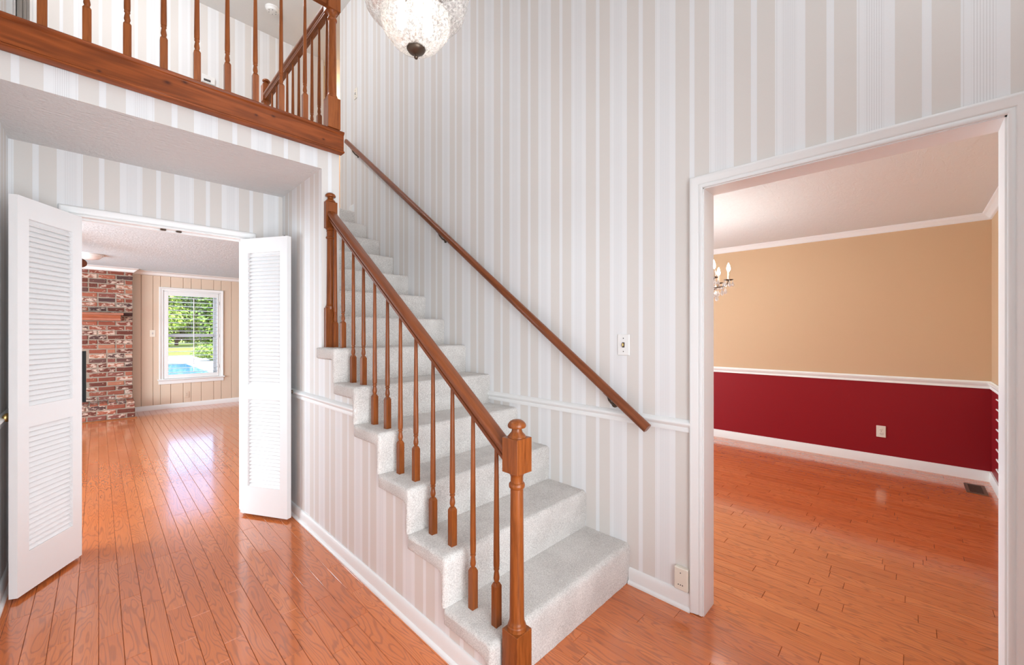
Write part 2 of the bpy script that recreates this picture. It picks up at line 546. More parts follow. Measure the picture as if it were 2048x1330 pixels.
for k, (x, y, L) in enumerate(planks):
    if k < 298 and plank_score(x, y, L) > 0:
        if L not in pl_mesh:
            o = mk('plank', *plankvf(0, PW, 0, L), FLOOR); pl_mesh[L] = o.data
        else:
            o = bpy.data.objects.new('plank', pl_mesh[L]); COL.objects.link(o)
        o.parent = floor; o.location = (x, y, 0)
    else:
        rest.add(plankvf(x, x+PW, y, y+L))
o = rest.make('distant_planks', FLOOR, floor); o['kind'] = 'stuff'

# ------------------------------------------------------------------ walls
OPY0, OPY1, OPZ = -.222, .713, 2.047   # rough dining opening (jamb lining inside)
mb = MB()
mb.box(WX, WX+.12, -.65, OPY0, 0, TZ).box(WX, WX+.12, OPY0, OPY1, OPZ, TZ).box(WX, WX+.12, OPY1, 4.84, 0, TZ)
struct(mb.make('wall_right', WP), 'striped wallpaper wall behind the stairs')
mb = MB()   # opening added out of view beside the camera to hold a fill lamp
mb.box(LX-.1, LX, -.65, .25, 0, TZ).box(LX-.1, LX, .25, 2.65, 2.1, TZ).box(LX-.1, LX, 2.65, BY, 0, TZ).box(LX-.14, LX-.1, .2, 2.7, 0, 2.15)
struct(mb.make('wall_left', WP), 'striped wallpaper wall at the left edge')
mb = MB()   # wall with the front door, behind the camera: upper window opening, and a lower one added for the fill
mb.box(LX-.1, WX+.12, -.77, -.65, 0, .2).box(LX-.1, -.2, -.77, -.65, .2, TZ).box(1.9, WX+.12, -.77, -.65, .2, TZ)
mb.box(-.2, 1.9, -.77, -.65, 2.2, 2.6).box(-.2, 1.9, -.77, -.65, 4.9, TZ).box(1.4, 1.9, -.77, -.65, .2, 2.2).box(-.2, 1.9, -.80, -.77, .2, 4.9)
struct(mb.make('wall_front', WP), 'front wall behind the camera')
# alcove: back wall with the double door opening
A0, A1, AZ = -.090, .764, 2.058
mb = MB()
mb.box(LX-.1, A0, BY, BY+.12, 0, CZ).box(A0, A1, BY, BY+.12, AZ, CZ).box(A1, 1.14, BY, BY+.12, 0, CZ)
struct(mb.make('wall_back', WP), 'striped wallpaper wall around the louvred double door')
# wall under the stairs: stepped, then full height beyond the open flight
mb = MB()
for n in range(1, 7):
    ya = Y0+RUN*(n-1)
    mb.box(IX, 1.14, ya+.034, ya+RUN+(.034 if n < 6 else -.023), 0, R*n-.075)
mb.box(IX, 1.14, SY, BY, 0, CZ+.14)
mb.box(IX, 1.14, BY+.12, 4.55, 0, CZ+.14)
struct(mb.make('wall_stairs', WP), 'striped wallpaper wall under the open stairs')
# balcony front and soffit
sbox('wall_balcony', (LX, IX, SY, SY+.008, CZ, F2-.02), WP, 'strip of striped wallpaper between balcony board and soffit')
sbox('ceiling', (LX-.1, 1.14, SY+.008, BY, CZ, CZ+.13), CEIL, 'textured grey soffit over the alcove')
mb = MB()
mb.box(LX-.1, 1.14, SY+.008, 4.49, CZ+.13, F2).box(LX-.1, 3.1, 4.49, 7.6, CZ+.13, F2)
struct(mb.make('floor', CARPET), 'carpeted upstairs landing floor')
# upstairs walls and high ceiling
sbox('wall_back', (LX-.1, 2.2, 5.85, 5.97, F2, TZ), WP, 'striped wallpaper wall at the back of the upstairs hall')
sbox('wall_left', (LX-.1, LX, BY, 5.85, CZ+.13, TZ), WP, 'upstairs wall at the left of the landing')
mb = MB()
mb.box(WX+.12, 3.1, 4.72, 4.84, F2, TZ).box(3.0, 3.1, 4.84, 7.6, F2, TZ).box(2.2, 3.1, 7.5, 7.6, F2, TZ)
struct(mb.make('wall_hall', WARMW), 'warm beige wall beyond the upstairs corner')
sbox('wall_hall', (2.2, 2.32, 5.97, 7.6, F2, TZ), WARMW)
sbox('ceiling', (LX-.2, 3.2, -.8, 7.7, TZ, TZ+.1), CEILS, 'high ceiling over hall and landing')
# dining room
mb = MB()
mb.box(DX, DX+.12, DY0-.12, DY1+.1, .875, CZ+.1).box(WX+.12, DX, DY0-.12, DY0, .875, CZ+.1).box(WX+.12, DX, DY1, DY1+.1, .875, CZ+.1)
mb.box(WX+.12, WX+.13, DY0, OPY0, .875, CZ).box(WX+.12, WX+.13, OPY1, DY1, .875, CZ).box(WX+.12, WX+.13, OPY0, OPY1, OPZ, CZ)
struct(mb.make('wall_dining', BEIGE), 'beige upper part of the dining room wall')
mb = MB()
mb.box(DX, DX+.12, DY0-.12, DY1+.1, 0, .875).box(WX+.12, DX, DY0-.12, DY0, 0, .875).box(WX+.12, DX, DY1, DY1+.1, 0, .875)
mb.box(WX+.12, WX+.13, DY0, OPY0, 0, .875).box(WX+.12, WX+.13, OPY1, DY1, 0, .875)
struct(mb.make('wall_wainscot', RED), 'burgundy lower part of the dining room wall')
sbox('ceiling', (WX+.12, DX+.1, DY0-.1, DY1+.1, CZ+.01, CZ+.11), CEILD, 'dining room ceiling')
# family room shell
WX0, WX1, WZ0, WZ1 = .803, 1.636, .53, 2.115     # window rough opening
mb = MB()
mb.box(FX0, WX0, FY, FY+.14, 0, CZ+.1).box(WX1, FX1, FY, FY+.14, 0, CZ+.1).box(WX0, WX1, FY, FY+.14, 0, WZ0).box(WX0, WX1, FY, FY+.14, WZ1, CZ+.1)
wf = struct(mb.make('wall_family', flat('groove_shadow', (.34, .26, .20), .8)), 'beige panelled wall with the window in the family room')
xs = [.40]
for d in (.115, .155, .10, .14, .175, .115, .15, .19, .12, .165, .14, .11, .18, .15, .2, .14, .17, .12, .19, .15, .16, .14, .2, .13): xs.append(xs[-1]+d)
def panel(x0, x1, z0, z1):
    g = .0022
    v, f = extr([(0, 0), (0, .006), (.004, .011), (x1-x0-2*g-.004, .011), (x1-x0-2*g, .006), (x1-x0-2*g, 0)], (x0+g, FY, z0), (x0+g, FY, z1), (1, 0, 0), (0, -1, 0))
    o = mk('panel', v, f, PANEL, wf)
for a, b in zip(xs[:-1], xs[1:]):
    b = min(b, FX1)
    if a >= FX1: break
    segs = [(a, b, 0, CZ)]
    if b > WX0 and a < WX1:
        segs = [(a, b, 0, WZ0), (a, b, WZ1, CZ)]
        if a < WX0-.02: segs.append((a, WX0, WZ0, WZ1))
        if b > WX1+.02: segs.append((WX1, b, WZ0, WZ1))
    for s in segs: panel(*s)
mb = MB()
mb.box(FX0, -1.65, FY-.012, FY, 0, CZ).box(FX0-.1, FX0, BY+.12, FY+.1, 0, CZ+.1).box(FX1, FX1+.1, BY, FY+.1, 0, CZ+.1)
mb.box(FX0, LX-.1, BY, BY+.12, 0, CZ+.1).box(2.14, FX1, BY+.45, BY+.55, 0, CZ+.1).box(1.14, 2.14, 4.56, 4.66, 0, CZ+.1)
struct(mb.make('wall_side', PANEL), 'panelled side walls of the family room')
mb = MB()
mb.box(FX0-.1, 1.14, BY+.12, 4.66, CZ, CZ+.12).box(FX0-.1, FX1+.1, 4.66, FY+.14, CZ, CZ+.12)
mb.box(FX0-.1, LX-.1, BY, BY+.12, CZ, CZ+.12)
struct(mb.make('ceiling', CEILF), 'textured family room ceiling')

# ------------------------------------------------------------------ trims
CAS = [(0, 0), (0, .010), (.004, .013), (.014, .013), (.017, .010), (.021, .0145), (.040, .0165), (.046, .0205), (.054, .0205), (.057, .017), (.057, 0)]
BASE = [(0, 0), (.013, 0), (.013, .062), (.010, .070), (.0075, .079), (.004, .083), (0, .083)]
SHOE = [(.013, 0), (.025, 0), (.0245, .008), (.021, .014), (.013, .018)]
CHAIR = [(0, -.030), (.010, -.030), (.011, -.012), (.008, -.008), (.012, -.003), (.021, .004), (.024, .010), (.022, .017), (.014, .021), (.010, .028), (0, .030)]
CROWN = [(0, 0), (0, -.058), (.008, -.055), (.012, -.044), (.030, -.022), (.038, -.012), (.044, -.010), (.048, 0)]
def run(name, profs, pts, mat, nz=(0, 0, 1), label=None, side=1):
    mb = MB()
    for p in profs: mb.add(sweep(p, pts, nz, side))
    return struct(mb.make(name, mat, angle=50), label)
# baseboards / chair rails (a points to the right of travel direction: cross(dir, up))
run('baseboard_right', [BASE, SHOE], [(WX, Y0-.004, 0), (WX, .762, 0)], WHITE, label='white baseboard between stairs and dining doorway')
run('baseboard_stairs', [BASE, SHOE], [(IX, BY, 0), (IX, Y0+.03, 0)], WHITE, label='white baseboard under the stairs')
run('baseboard_left', [BASE, SHOE], [(LX, 2.70, 0), (LX, BY, 0)], WHITE, label='white baseboard on the left wall')
run('baseboard_back', [BASE, SHOE], [(.84, BY, 0), (IX, BY, 0)], WHITE)
run('baseboard_back', [BASE, SHOE], [(LX, BY, 0), (-.17, BY, 0)], WHITE)
run('trim_1', [CHAIR], [(WX, Y0+4*RUN, .896), (WX, .762, .896)], WHITE, label='white chair rail on the stair wall')
run('trim_2', [CHAIR], [(IX, BY, .905), (IX, Y0+4*RUN, .905)], WHITE, label='white chair rail under the stairs')
run('trim_3', [CHAIR], [(LX, 2.70, .905), (LX, BY, .905)], WHITE, label='white chair rail on the left wall')
run('baseboard_dining', [[(0, 0), (.014, 0), (.014, .078), (.010, .092), (0, .095)]], [(DX, DY1, 0), (DX, DY0, 0), (WX+.13, DY0, 0)], CREAM, label='cream baseboard of the dining room')
run('trim_4', [[(0, -.034), (.012, -.034), (.012, -.02), (.008, -.014), (.012, -.008), (.02, .004), (.026, .012), (.024, .022), (.012, .026), (.008, .034), (0, .034)]], [(DX, DY1, .879), (DX, DY0, .879), (WX+.13, DY0, .879)], CREAM, label='cream chair rail of the dining room')
run('trim_5', [[(a*1.25, b) for a, b in CROWN]], [(DX, DY1, CZ+.01), (DX, DY0, CZ+.01), (WX+.13, DY0, CZ+.01)], WHITE, label='white crown moulding of the dining room')
run('baseboard_family', [BASE], [(.40, FY-.011, 0), (FX1, FY-.011, 0)][::-1][::-1], WHITE, side=1, label='white baseboard below the family room window')
# dining doorway: jamb lining and casing
mb = MB()
mb.box(WX-.001, WX+.131, OPY1-.010, OPY1, 0, OPZ).box(WX-.001, WX+.131, OPY0, OPY0+.010, 0, OPZ).box(WX-.001, WX+.131, OPY0, OPY1, OPZ-.010, OPZ)
mb.add(sweep(CAS, [(WX, OPY1-.005, .004), (WX, OPY1-.005, OPZ-.005), (WX, OPY0+.005, OPZ-.005), (WX, OPY0+.005, .004)], (-1, 0, 0), -1))
struct(mb.make('trim_6', WHITE, angle=50), 'white cased doorway to the dining room')
# alcove double door frame
mb = MB()
mb.box(A0, A0+.006, BY-.001, BY+.121, 0, AZ).box(A1-.006, A1, BY-.001, BY+.121, 0, AZ).box(A0, A1, BY-.001, BY+.121, AZ-.006, AZ)
mb.box(A0+.006, A1-.006, BY+.045, BY+.058, AZ-.018, AZ-.006)
mb.add(sweep(CAS, [(-.109, BY, 0), (-.109, BY, 2.051), (.783, BY, 2.051), (.783, BY, 0)], (0, -1, 0), -1))
mb.box(-.109, A0, BY-.004, BY, 0, 2.051).box(A1, .783, BY-.004, BY, 0, 2.051)
fr = struct(mb.make('trim_7', WHITE, angle=50), 'white casing of the louvred double door')
for x in (.305, .387):
    mk('roller_catch', *bbox(x-.016, x+.016, BY+.012, BY+.034, AZ-.016, AZ-.006, .004), BRONZE, fr)
# crown in the family room, following the chimney breast
run('trim_8', [[(a*1.5, b*1.2) for a, b in CROWN]], [(FX1, FY-.011, CZ), (.403, FY-.011, CZ), (.403, FY-.186, CZ), (-1.65, FY-.186, CZ)], WHITE, label='white crown moulding over window wall and chimney', side=-1)

# ------------------------------------------------------------------ staircase
def step_mesh(n, parent):
    ya = Y0+RUN*(n-1); za = R*(n-1); zb = R*n; yb = ya+RUN
    rr = .026; path = []
    xl, xr = 1.0, WX-.001
    if n > 6: xl = 1.141
    for k in range(9): path.append((ya+.006*math.sin(PI*.5*k/8)*-1, za+(zb-rr-za)*k/8 - (.0 if n == 1 else 0.0)))
    for k in range(1, 8):
        a = PI/2*k/8
        path.append((ya-.006+rr-rr*math.cos(a), zb-rr+rr*math.sin(a)))
    for k in range(16): path.append((ya-.006+rr+(yb+.012-ya+.006-rr)*k/15, zb))
    th_ = .072
    if n <= 6:
        path += [(yb+.012, zb-.02), (yb+.012, zb-.045), (yb+.008, zb-th_), (yb-.06, zb-th_), (ya+.10, zb-th_), (ya+.045, zb-th_), (ya+.034, zb-th_-.012), (ya+.032, zb-th_-.05), (ya+.032, za+.03), (ya+.03, za)]
    else:
        path += [(yb+.012, zb-.06), (yb+.0, zb-.14), (ya+.05, zb-.2), (ya+.03, za)]
    m = len(path)
    nor = []
    for i in range(m):
        p, q = path[i-1], path[(i+1) % m]
        d = Vector((q[0]-p[0], q[1]-p[1], 0)).normalized()
        nor.append((-d.y, d.x) if False else (d.y, -d.x))
    # orientation: outward must point up on the tread
    sgn = 1 if nor[24][1] > 0 else -1
    rl = .022
    xsn = [xl+rl*(1-math.cos(PI/2*k/5)) for k in range(6)]
    cnt = 78
    xsn += [xl+rl+(xr-xl-rl)*k/cnt for k in range(1, cnt+1)]
    v = []; f = []
    for ix, x in enumerate(xsn):
        inset = rl-math.sqrt(max(rl*rl-max(rl-(x-xl), 0)**2, 0)) if x < xl+rl else 0
        inset = min(inset, rl*.94)
        for i, (y, z) in enumerate(path):
            ny, nz = nor[i][0]*sgn, nor[i][1]*sgn
            p = Vector((x*38, y*38, z*38+n*9))
            dd = .0022*noise.noise(p)+.0016*noise.noise(p*2.6)-inset*.75
            if z <= za+1e-4: nz = 0
            v.append((x+.0012*noise.noise(p*1.7+Vector((9, 0, 0)))*(1 if ix < cnt else 0), y+ny*dd, max(z+nz*dd, .001)))
    for k in range(len(xsn)-1):
        for i in range(m):
            j = (i+1) % m
            f.append([k*m+i, k*m+j, (k+1)*m+j, (k+1)*m+i])
    f.append(list(range(m))); f.append([(len(xsn)-1)*m+i for i in range(m)])
    o = mk('step', v, f, CARPET, parent, angle=70)
    return o
stairs = thing('staircase', 'straight staircase covered in pale grey beige carpet rising along the striped wall', 'staircase')
for n in range(1, 14): step_mesh(n, stairs)

# ------------------------------------------------------------------ turned balusters and newels
def baluster_vf(x, y, z0, zt, blk=.172, s=.0142):
    mb = MB()
    c = .004
    mb.add(boxvf(x-s, x+s, y-s, y+s, z0, z0+blk-.012))
    # chamfered shoulder
    k = len(mb.v)
    a = [(x-s, y-s), (x+s, y-s), (x+s, y+s), (x-s, y+s)]
    t = s*.62
    b = [(x-t, y-t), (x+t, y-t), (x+t, y+t), (x-t, y+t)]
    vs = [(p[0], p[1], z0+blk-.012) for p in a]+[(p[0], p[1], z0+blk) for p in b]
    mb.add((vs, [[0, 1, 5, 4], [1, 2, 6, 5], [2, 3, 7, 6], [3, 0, 4, 7], [4, 5, 6, 7]]))
    z = z0+blk
    pr = [(.0085, -.002), (.0088, .003), (.0122, .014), (.0124, .020), (.0105, .034), (.0088, .044), (.0092, .047), (.0118, .050), (.0118, .055), (.0095, .057), (.0095, .059), (.0118, .061), (.0124, .066), (.0126, .09)]
    H = zt-z
    for q in (.3, .55, .8, 1.0): pr.append((.0126-.0046*q, .09+(H-.09)*q))
    mb.add(lathe(pr, 12, (x, y, z)))
    return mb.v, mb.f
def newel_vf(x, y, s, base, b0, b1, z0=0.0, half=False):
    """base block z0..base, turned shaft, upper block b0..b1"""
    mb = MB()
    y0, y1 = (y-s, y+s)
    mb.add(bbox(x-s, x+s, y0, y1, z0, base, .0015)).add(bbox(x-s, x+s, y0, y1, b0, b1, .0015))
    k = s/.039
    pr = [(.036, base-.004), (.0355, base+.003), (.034, base+.008), (.0345, base+.013), (.0315, base+.017), (.0315, base+.022), (.0285, base+.027), (.0272, base+.040), (.027, base+.06)]
    zt = b0-.062
    for q in (.25, .5, .75, 1.0): pr.append((.027-.0032*q, base+.06+(zt-base-.06)*q))
    pr += [(.0262, b0-.060), (.0292, b0-.056), (.0300, b0-.050), (.0292, b0-.044), (.0262, b0-.040), (.0234, b0-.038), (.0234, b0-.018), (.026, b0-.010), (.032, b0-.002), (.0385, b0+.006)]
    mb.add(lathe([(r*k, z) for r, z in pr], 24, (x, y, 0)))
    return mb.v, mb.f
def finial_vf(x, y, z, k=1.0):
    pr = [(.034, 0), (.034, .004), (.0315, .006), (.0305, .009), (.0265, .013), (.0205, .020), (.0184, .028), (.0184, .033), (.026, .034), (.032, .036), (.0345, .041), (.033, .049), (.027, .057), (.017, .063), (.006, .0655), (.0005, .066)]
    return lathe([(r*k, q*k) for r, q in pr], 24, (x, y, z))
_h = [(.019, 0), (.019, .009), (.0225, .013), (.0225, .019), (.0185, .022), (.0185, .026), (.0235, .031), (.029, .037), (.0305, .044), (.0295, .055), (.026, .0615), (.020, .0655), (.010, .0675), (0, .068)]
RAILP = [(-a, b) for a, b in _h]+[(a, b) for a, b in _h[-2::-1]]
SL = R/RUN
def ztop(y): return .956+SL*(y-1.114)
railing = thing('stair_railing', 'oak stair railing with turned balusters on the open side of the stairs', 'railing', (1.085, 1.04, 0))
NX, NY = 1.082, 1.038
nw = part('newel_post', newel_vf(NX, NY, .039, .262, .840, .967), OAK, railing, angle=35)
part('finial', finial_vf(NX, NY, .967), OAK, nw, angle=40)
v, f = extr(RAILP, (1.082, NY+.038, ztop(NY+.038)-.068), (1.078, SY-.036, ztop(SY-.036)-.068), (1, 0, 0), (0, 0, 1))
part('handrail', (v, f), OAKH, railing, angle=40)
# half newel against the wall end
hx, hy = 1.076, SY-.019
zt6 = R*6
mb = MB()
HN = .037
mb.add(bbox(hx-HN, hx+HN, hy-.019, hy+.0185, zt6-.003, zt6+.26, .0015)).add(bbox(hx-HN, hx+HN, hy-.019, hy+.0185, ztop(SY)-.14, ztop(SY)+.035, .0015))
pr = [(.030, .25), (.030, .27), (.026, .275), (.0235, .29), (.021, .60), (.0205, ztop(SY)-zt6-.21), (.0275, ztop(SY)-zt6-.205), (.0275, ztop(SY)-zt6-.198), (.0215, ztop(SY)-zt6-.19), (.0215, ztop(SY)-zt6-.16), (.0255, ztop(SY)-zt6-.158), (.022, ztop(SY)-zt6-.152), (.034, ztop(SY)-zt6-.137)]
hv, hf = lathe(pr, 20, (hx, hy+.006, zt6))
hv = [(p[0], min(p[1], SY-.0005), p[2]) for p in hv]
mb.add((hv, hf))
hn = part('half_newel', (mb.v, mb.f), OAK, railing, angle=35)
fv, ff = finial_vf(hx, hy+.004, ztop(SY)+.035, .95)
part('finial', ([(p[0], min(p[1], SY-.0005), p[2]) for p in fv], ff), OAK, hn, angle=40)
for y in (1.156, 1.298, 1.438, 1.586, 1.731, 1.877, 2.011, 2.155, 2.294, 2.43, 2.578, 2.698):
    n = int((y-Y0)/RUN)+1
    part('baluster', baluster_vf(1.09, y, R*n-.004, ztop(y)-.062), OAK, railing, angle=35)

# wall handrail
wr = thing('wall_handrail', 'slim oak handrail fixed along the striped wall above the stairs', 'handrail', (1.95, .95, .87))
WRP = [(-.012, -.026), (.012, -.026), (.019, -.020), (.021, -.004), (.021, .010), (.017, .020), (.008, .026), (-.008, .026), (-.017, .020), (-.021, .010), (-.021, -.004), (-.019, -.020)]
wa, wb = Vector((1.945, .950, .868)), Vector((1.945, 4.515, 3.500))
dr = (wb-wa).normalized(); upv = Vector((1, 0, 0)).cross(dr)
part('rail', extr([(a*.95, b*.9) for a, b in WRP], wa, wb, (1, 0, 0), upv), OAKH, wr, angle=45)
for y in (1.165, 2.74, 4.36):
    c = wa+dr*((y-wa.y)/dr.y)
    mb = MB()
    b0 = c-upv*.024
    mb.add(tube([b0-dr*.03, b0+dr*.03], .007, 8))
    mb.add(tube([b0, b0+Vector((.012, 0, -.022)), b0+Vector((.040, 0, -.045)), Vector((WX-.004, b0.y, b0.z-.052))], [.006, .006, .0065, .009], 8))
    mb.add(xf(lathe([(.02, 0), (.02, .004), (.014, .008), (.004, .010)], 14), Matrix.Translation((WX-.0005, b0.y, b0.z-.052)) @ Matrix.Rotation(-PI/2, 4, 'Y')))
    part('bracket', (mb.v, mb.f), BRONZE, wr, angle=40)

# ------------------------------------------------------------------ balcony board and railing
FT = 2.692
fb = [(0, 2.552), (0, 2.560), (.012, 2.566), (.012, FT-.024), (.004, FT-.018), (.0, FT-.004), (.006, FT), (.057, FT), (.057, 2.549), (.006, 2.549)]
mb = MB()
mb.add(extr([(a, b) for a, b in fb], (LX+.001, 2.70-.006, 0), (1.150, 2.70-.006, 0), (0, 1, 0), (0, 0, 1)))
board = mb.make('fascia_board', PINE, angle=40)
bv = board.modifiers.new('bevel', 'BEVEL'); bv.width = .002; bv.segments = 1; bv.limit_method = 'ANGLE'
tag(board, 'reddish stained pine board with knots along the edge of the upstairs balcony', 'board')
bal = thing('balcony_railing', 'orange stained oak railing with turned balusters around the upstairs balcony', 'railing', (1.081, 2.728, FT))
bx, by = 1.081, 2.728
def upnewel(x, y, z0, s):
    return newel_vf(x, y, s, z0+.20, z0+.775, z0+.93, z0)
def rect_shoulder(x, y, z, s): return None
nb = part('newel_post', upnewel(bx, by, FT, .040), OAKU, bal, angle=35)
part('finial', finial_vf(bx, by, FT+.93, 1.0), OAKU, nb, angle=40)
n2 = part('newel_post', upnewel(1.095, 4.285, F2, .036), OAKU, bal, angle=35)
part('finial', finial_vf(1.095, 4.285, F2+.93, .95), OAKU, n2, angle=40)
RZ = FT+.80
part('handrail', extr(RAILP, (LX+.001, by, RZ), (bx-.039, by, RZ), (0, 1, 0), (0, 0, 1)), OAKU, bal, angle=40)
part('handrail', extr(RAILP, (1.085, by+.039, RZ+.01), (1.09, 4.252, RZ+.01), (1, 0, 0), (0, 0, 1)), OAKY, bal, angle=40)
for k in range(10):
    x = .912-.1357*k
    if x < LX+.03: break
    part('baluster', baluster_vf(x, by, FT-.001, RZ+.01, .172, .0150), OAKU, bal, angle=35)
for k in range(10):
    y = 2.845+.1385*k
    part('baluster', baluster_vf(1.092, y, F2, RZ+.02, .172, .0142), OAKU, bal, angle=35)

# ------------------------------------------------------------------ louvred double doors
def louvre_door(name, F, H, back, label):
    """F free edge, H hinge edge of the front face (x, y); back = direction of the thickness"""
    F = Vector((*F, 0)); H = Vector((*H, 0)); e = (H-F); W = e.length; e.normalize()
    nb = Vector((*back, 0)).normalized()          # from front face to back face
    T = .034
    M = Matrix(((e.x, nb.x, 0, F.x), (e.y, nb.y, 0, F.y), (0, 0, 1, 0), (0, 0, 0, 1)))
    z0, z1 = .020, 2.046
    st0, st1 = .064, W-.068
    mb = MB()
    for b in ((0, st0, 0, T, z0, z1), (st1, W, 0, T, z0, z1), (st0, st1, 0, T, z0, .225), (st0, st1, 0, T, .865, .972), (st0, st1, 0, T, 1.940, z1)):
        mb.add(xf(boxvf(*b), M))
    d = struct(mb.make(name, DOORW), label)
    # one slat, shared mesh, copied up the two openings
    a = math.radians(62); hw = .0170; tk = .0033
    dx = Vector((0, math.cos(a), -math.sin(a))) if False else Vector((0, math.cos(a), math.sin(a)))
    up = Vector((0, -math.sin(a), math.cos(a)))
    sv = []
    for x in (st0+.0005, st1-.0005):
        for (p, q) in ((-hw, -tk), (hw, -tk), (hw, tk), (-hw, tk)):
            sv.append(Vector((x, T/2, 0))+dx*p+up*q)
    sv = [(M.to_3x3() @ p)+Vector((F.x, F.y, 0)) for p in sv]
    sme = None
    for (za, zb) in ((.225, .865), (.972, 1.940)):
        cnt = round((zb-za)/.0268); stp = (zb-za)/cnt
        for k in range(cnt):
            z = za+stp*(k+.5)
            if sme is None:
                o = mk('slat', sv, [[0, 1, 2, 3], [4, 7, 6, 5], [0, 4, 5, 1], [1, 5, 6, 2], [2, 6, 7, 3], [3, 7, 4, 0]], DOORW, d); sme = o.data
            else:
                o = bpy.data.objects.new('slat', sme); COL.objects.link(o); o.parent = d
            o.location = (0, 0, z)
    return d, M, W, T
d1, M1, W1, T1 = louvre_door('door_1', (-.285, 3.196), (-.070, 3.550), (-.031, .0163), 'left leaf of the white louvred double door, swung open')
d2, M2, W2, T2 = louvre_door('door_2', (.943, 3.178), (.737, 3.550), (.0317, .0147), 'right leaf of the white louvred double door, swung open')
def knob(M, s, T, d, k=1.0):
    pr = [(.012, 0), (.012, .003), (.006, .006), (.006, .012), (.015, .016), (.0215, .022), (.0225, .028), (.019, .034), (.010, .038), (.001, .039)]
    KM = M @ Matrix.Translation((s, T, .925)) @ Matrix.Rotation(-PI/2, 4, 'X')
    return mk('knob', *xf(lathe([(r*k, z*k) for r, z in pr], 16), KM), BRASS if k > .9 else BRONZE, d, smooth=True)
kn = knob(M1, .030, T1, d1)
mk('knob', *xf(lathe([(.008, 0), (.005, .004), (.005, .010), (.011, .014), (.0125, .018), (.009, .022), (.001, .023)], 14), M2 @ Matrix.Translation((.012, T2, .924)) @ Matrix.Rotation(-PI/2, 4, 'X')), BRONZE, d2, smooth=True)
mk('hinge_pin', *xf(lathe([(.006, 0), (.006, .008), (.003, .010)], 10), M2 @ Matrix.Translation((.04, T2/2, 2.046))), BRONZE, d2)
kc = (M1 @ Vector((.030, T1+.014, .925)))
pts = []
for k in range(25):
    a = k/24*2*PI
    wd = .011*(1 if math.cos(a) < 0 else .55)
    pts.append(kc+Vector((.006+wd*math.sin(a)*.7, -wd*math.sin(a)*.9-.012, -.062+.052*math.cos(a))))
lp = mk('hanging_loop', *tube(pts, .0018, 6), BRASS, smooth=True)
tag(lp, 'thin brass wire loop hanging from the knob of the left louvred door', 'hanger')

# ------------------------------------------------------------------ switches, outlets
def plate(name, label, cat, c, ax, w, h, mat, kind, group=None, t=.007):
    """wall plate centred at c, facing direction ax ('-x' or '-y' or '+x')"""
    rot = {'-y': 0, '-x': -PI/2, '+x': PI/2}[ax]
    M = Matrix.Translation(c) @ Matrix.Rotation(rot, 4, 'Z')
    t_ = thing(name, label, cat, c, group)
    part('cover_plate', xf(bbox(-w/2, w/2, -t, 0, -h/2, h/2, .003), M), mat, t_)
    if kind == 'toggle':
        part('toggle_slot', xf(boxvf(-.007, .007, -t-.0006, -t+.001, -.014, .014), M), SLOT, t_)
        part('toggle', xf(bbox(-.0045, .0045, -t-.012, -t, -.008, .010, .002), M), BRASS if 'gold' in label else WPLASTIC, t_)
        for z in (-.036, .036):
            part('screw', xf(ball((0, -t, z), .003, 8, 4), M), SLOT, t_)
    elif kind == 'outlet':
        for z in (-.020, .020):
            s = part('socket', xf(lathe([(.0165, 0), (.0165, .002), (.014, .003)], 14), M @ Matrix.Translation((0, -t, z)) @ Matrix.Rotation(PI/2, 4, 'X')), mat, t_)
            mb = MB()
            mb.add(xf(boxvf(-.007, -.005, -t-.0042, -t-.002, z-.004, z+.006), M)).add(xf(boxvf(.005, .007, -t-.0042, -t-.002, z-.004, z+.005), M)).add(xf(boxvf(-.002, .002, -t-.0042, -t-.002, z-.011, z-.007), M))
            part('socket_slot', (mb.v, mb.f), SLOT, s)
        part('screw', xf(ball((0, -t, 0), .003, 8, 4), M), SLOT, t_)
    return t_, M
plate('light_switch', 'light switch with small gold toggle on the striped stair wall', 'switch', (WX, 1.124, 1.286), '-x', .072, .116, WPLASTIC, 'toggle')
plate('light_switch', 'light switch high on the striped wall beside the upstairs newel', 'switch', (WX, 4.434, 4.03), '-x', .072, .116, PLASTIC, 'toggle')
plate('light_switch', 'ivory light switch on the beige panelled wall beside the window', 'switch', (.664, FY-.011, 1.345), '-y', .074, .12, PLASTIC, 'toggle')
plate('wall_outlet', 'beige wall outlet below the family room window', 'outlet', (1.131, FY-.011, .225), '-y', .075, .118, PANEL, 'outlet')
plate('wall_outlet', 'cream wall outlet on the burgundy dining room wall', 'outlet', (DX, .222, .335), '-x', .074, .118, PLASTIC, 'outlet')
t_, M = plate('wall_box', 'cream plastic wall box with small holes beside the dining doorway casing', 'wall box', (WX, .803, .147), '-x', .066, .108, PLASTIC, None, t=.026)
for x, z in ((-.012, -.028), (-.002, -.028), (.008, -.028), (-.002, .030)):
    part('hole', xf(ball((x, -.0262, z), .0028, 8, 4), M), SLOT, t_)
t_, M = plate('thermostat', 'white thermostat box seen between upstairs balusters', 'thermostat', (.895, 5.85, 4.298), '-y', .125, .085, WPLASTIC, None, t=.03)
part('display', xf(boxvf(-.045, .02, -.0312, -.029, -.03, -.005), M), SLOT, t_)

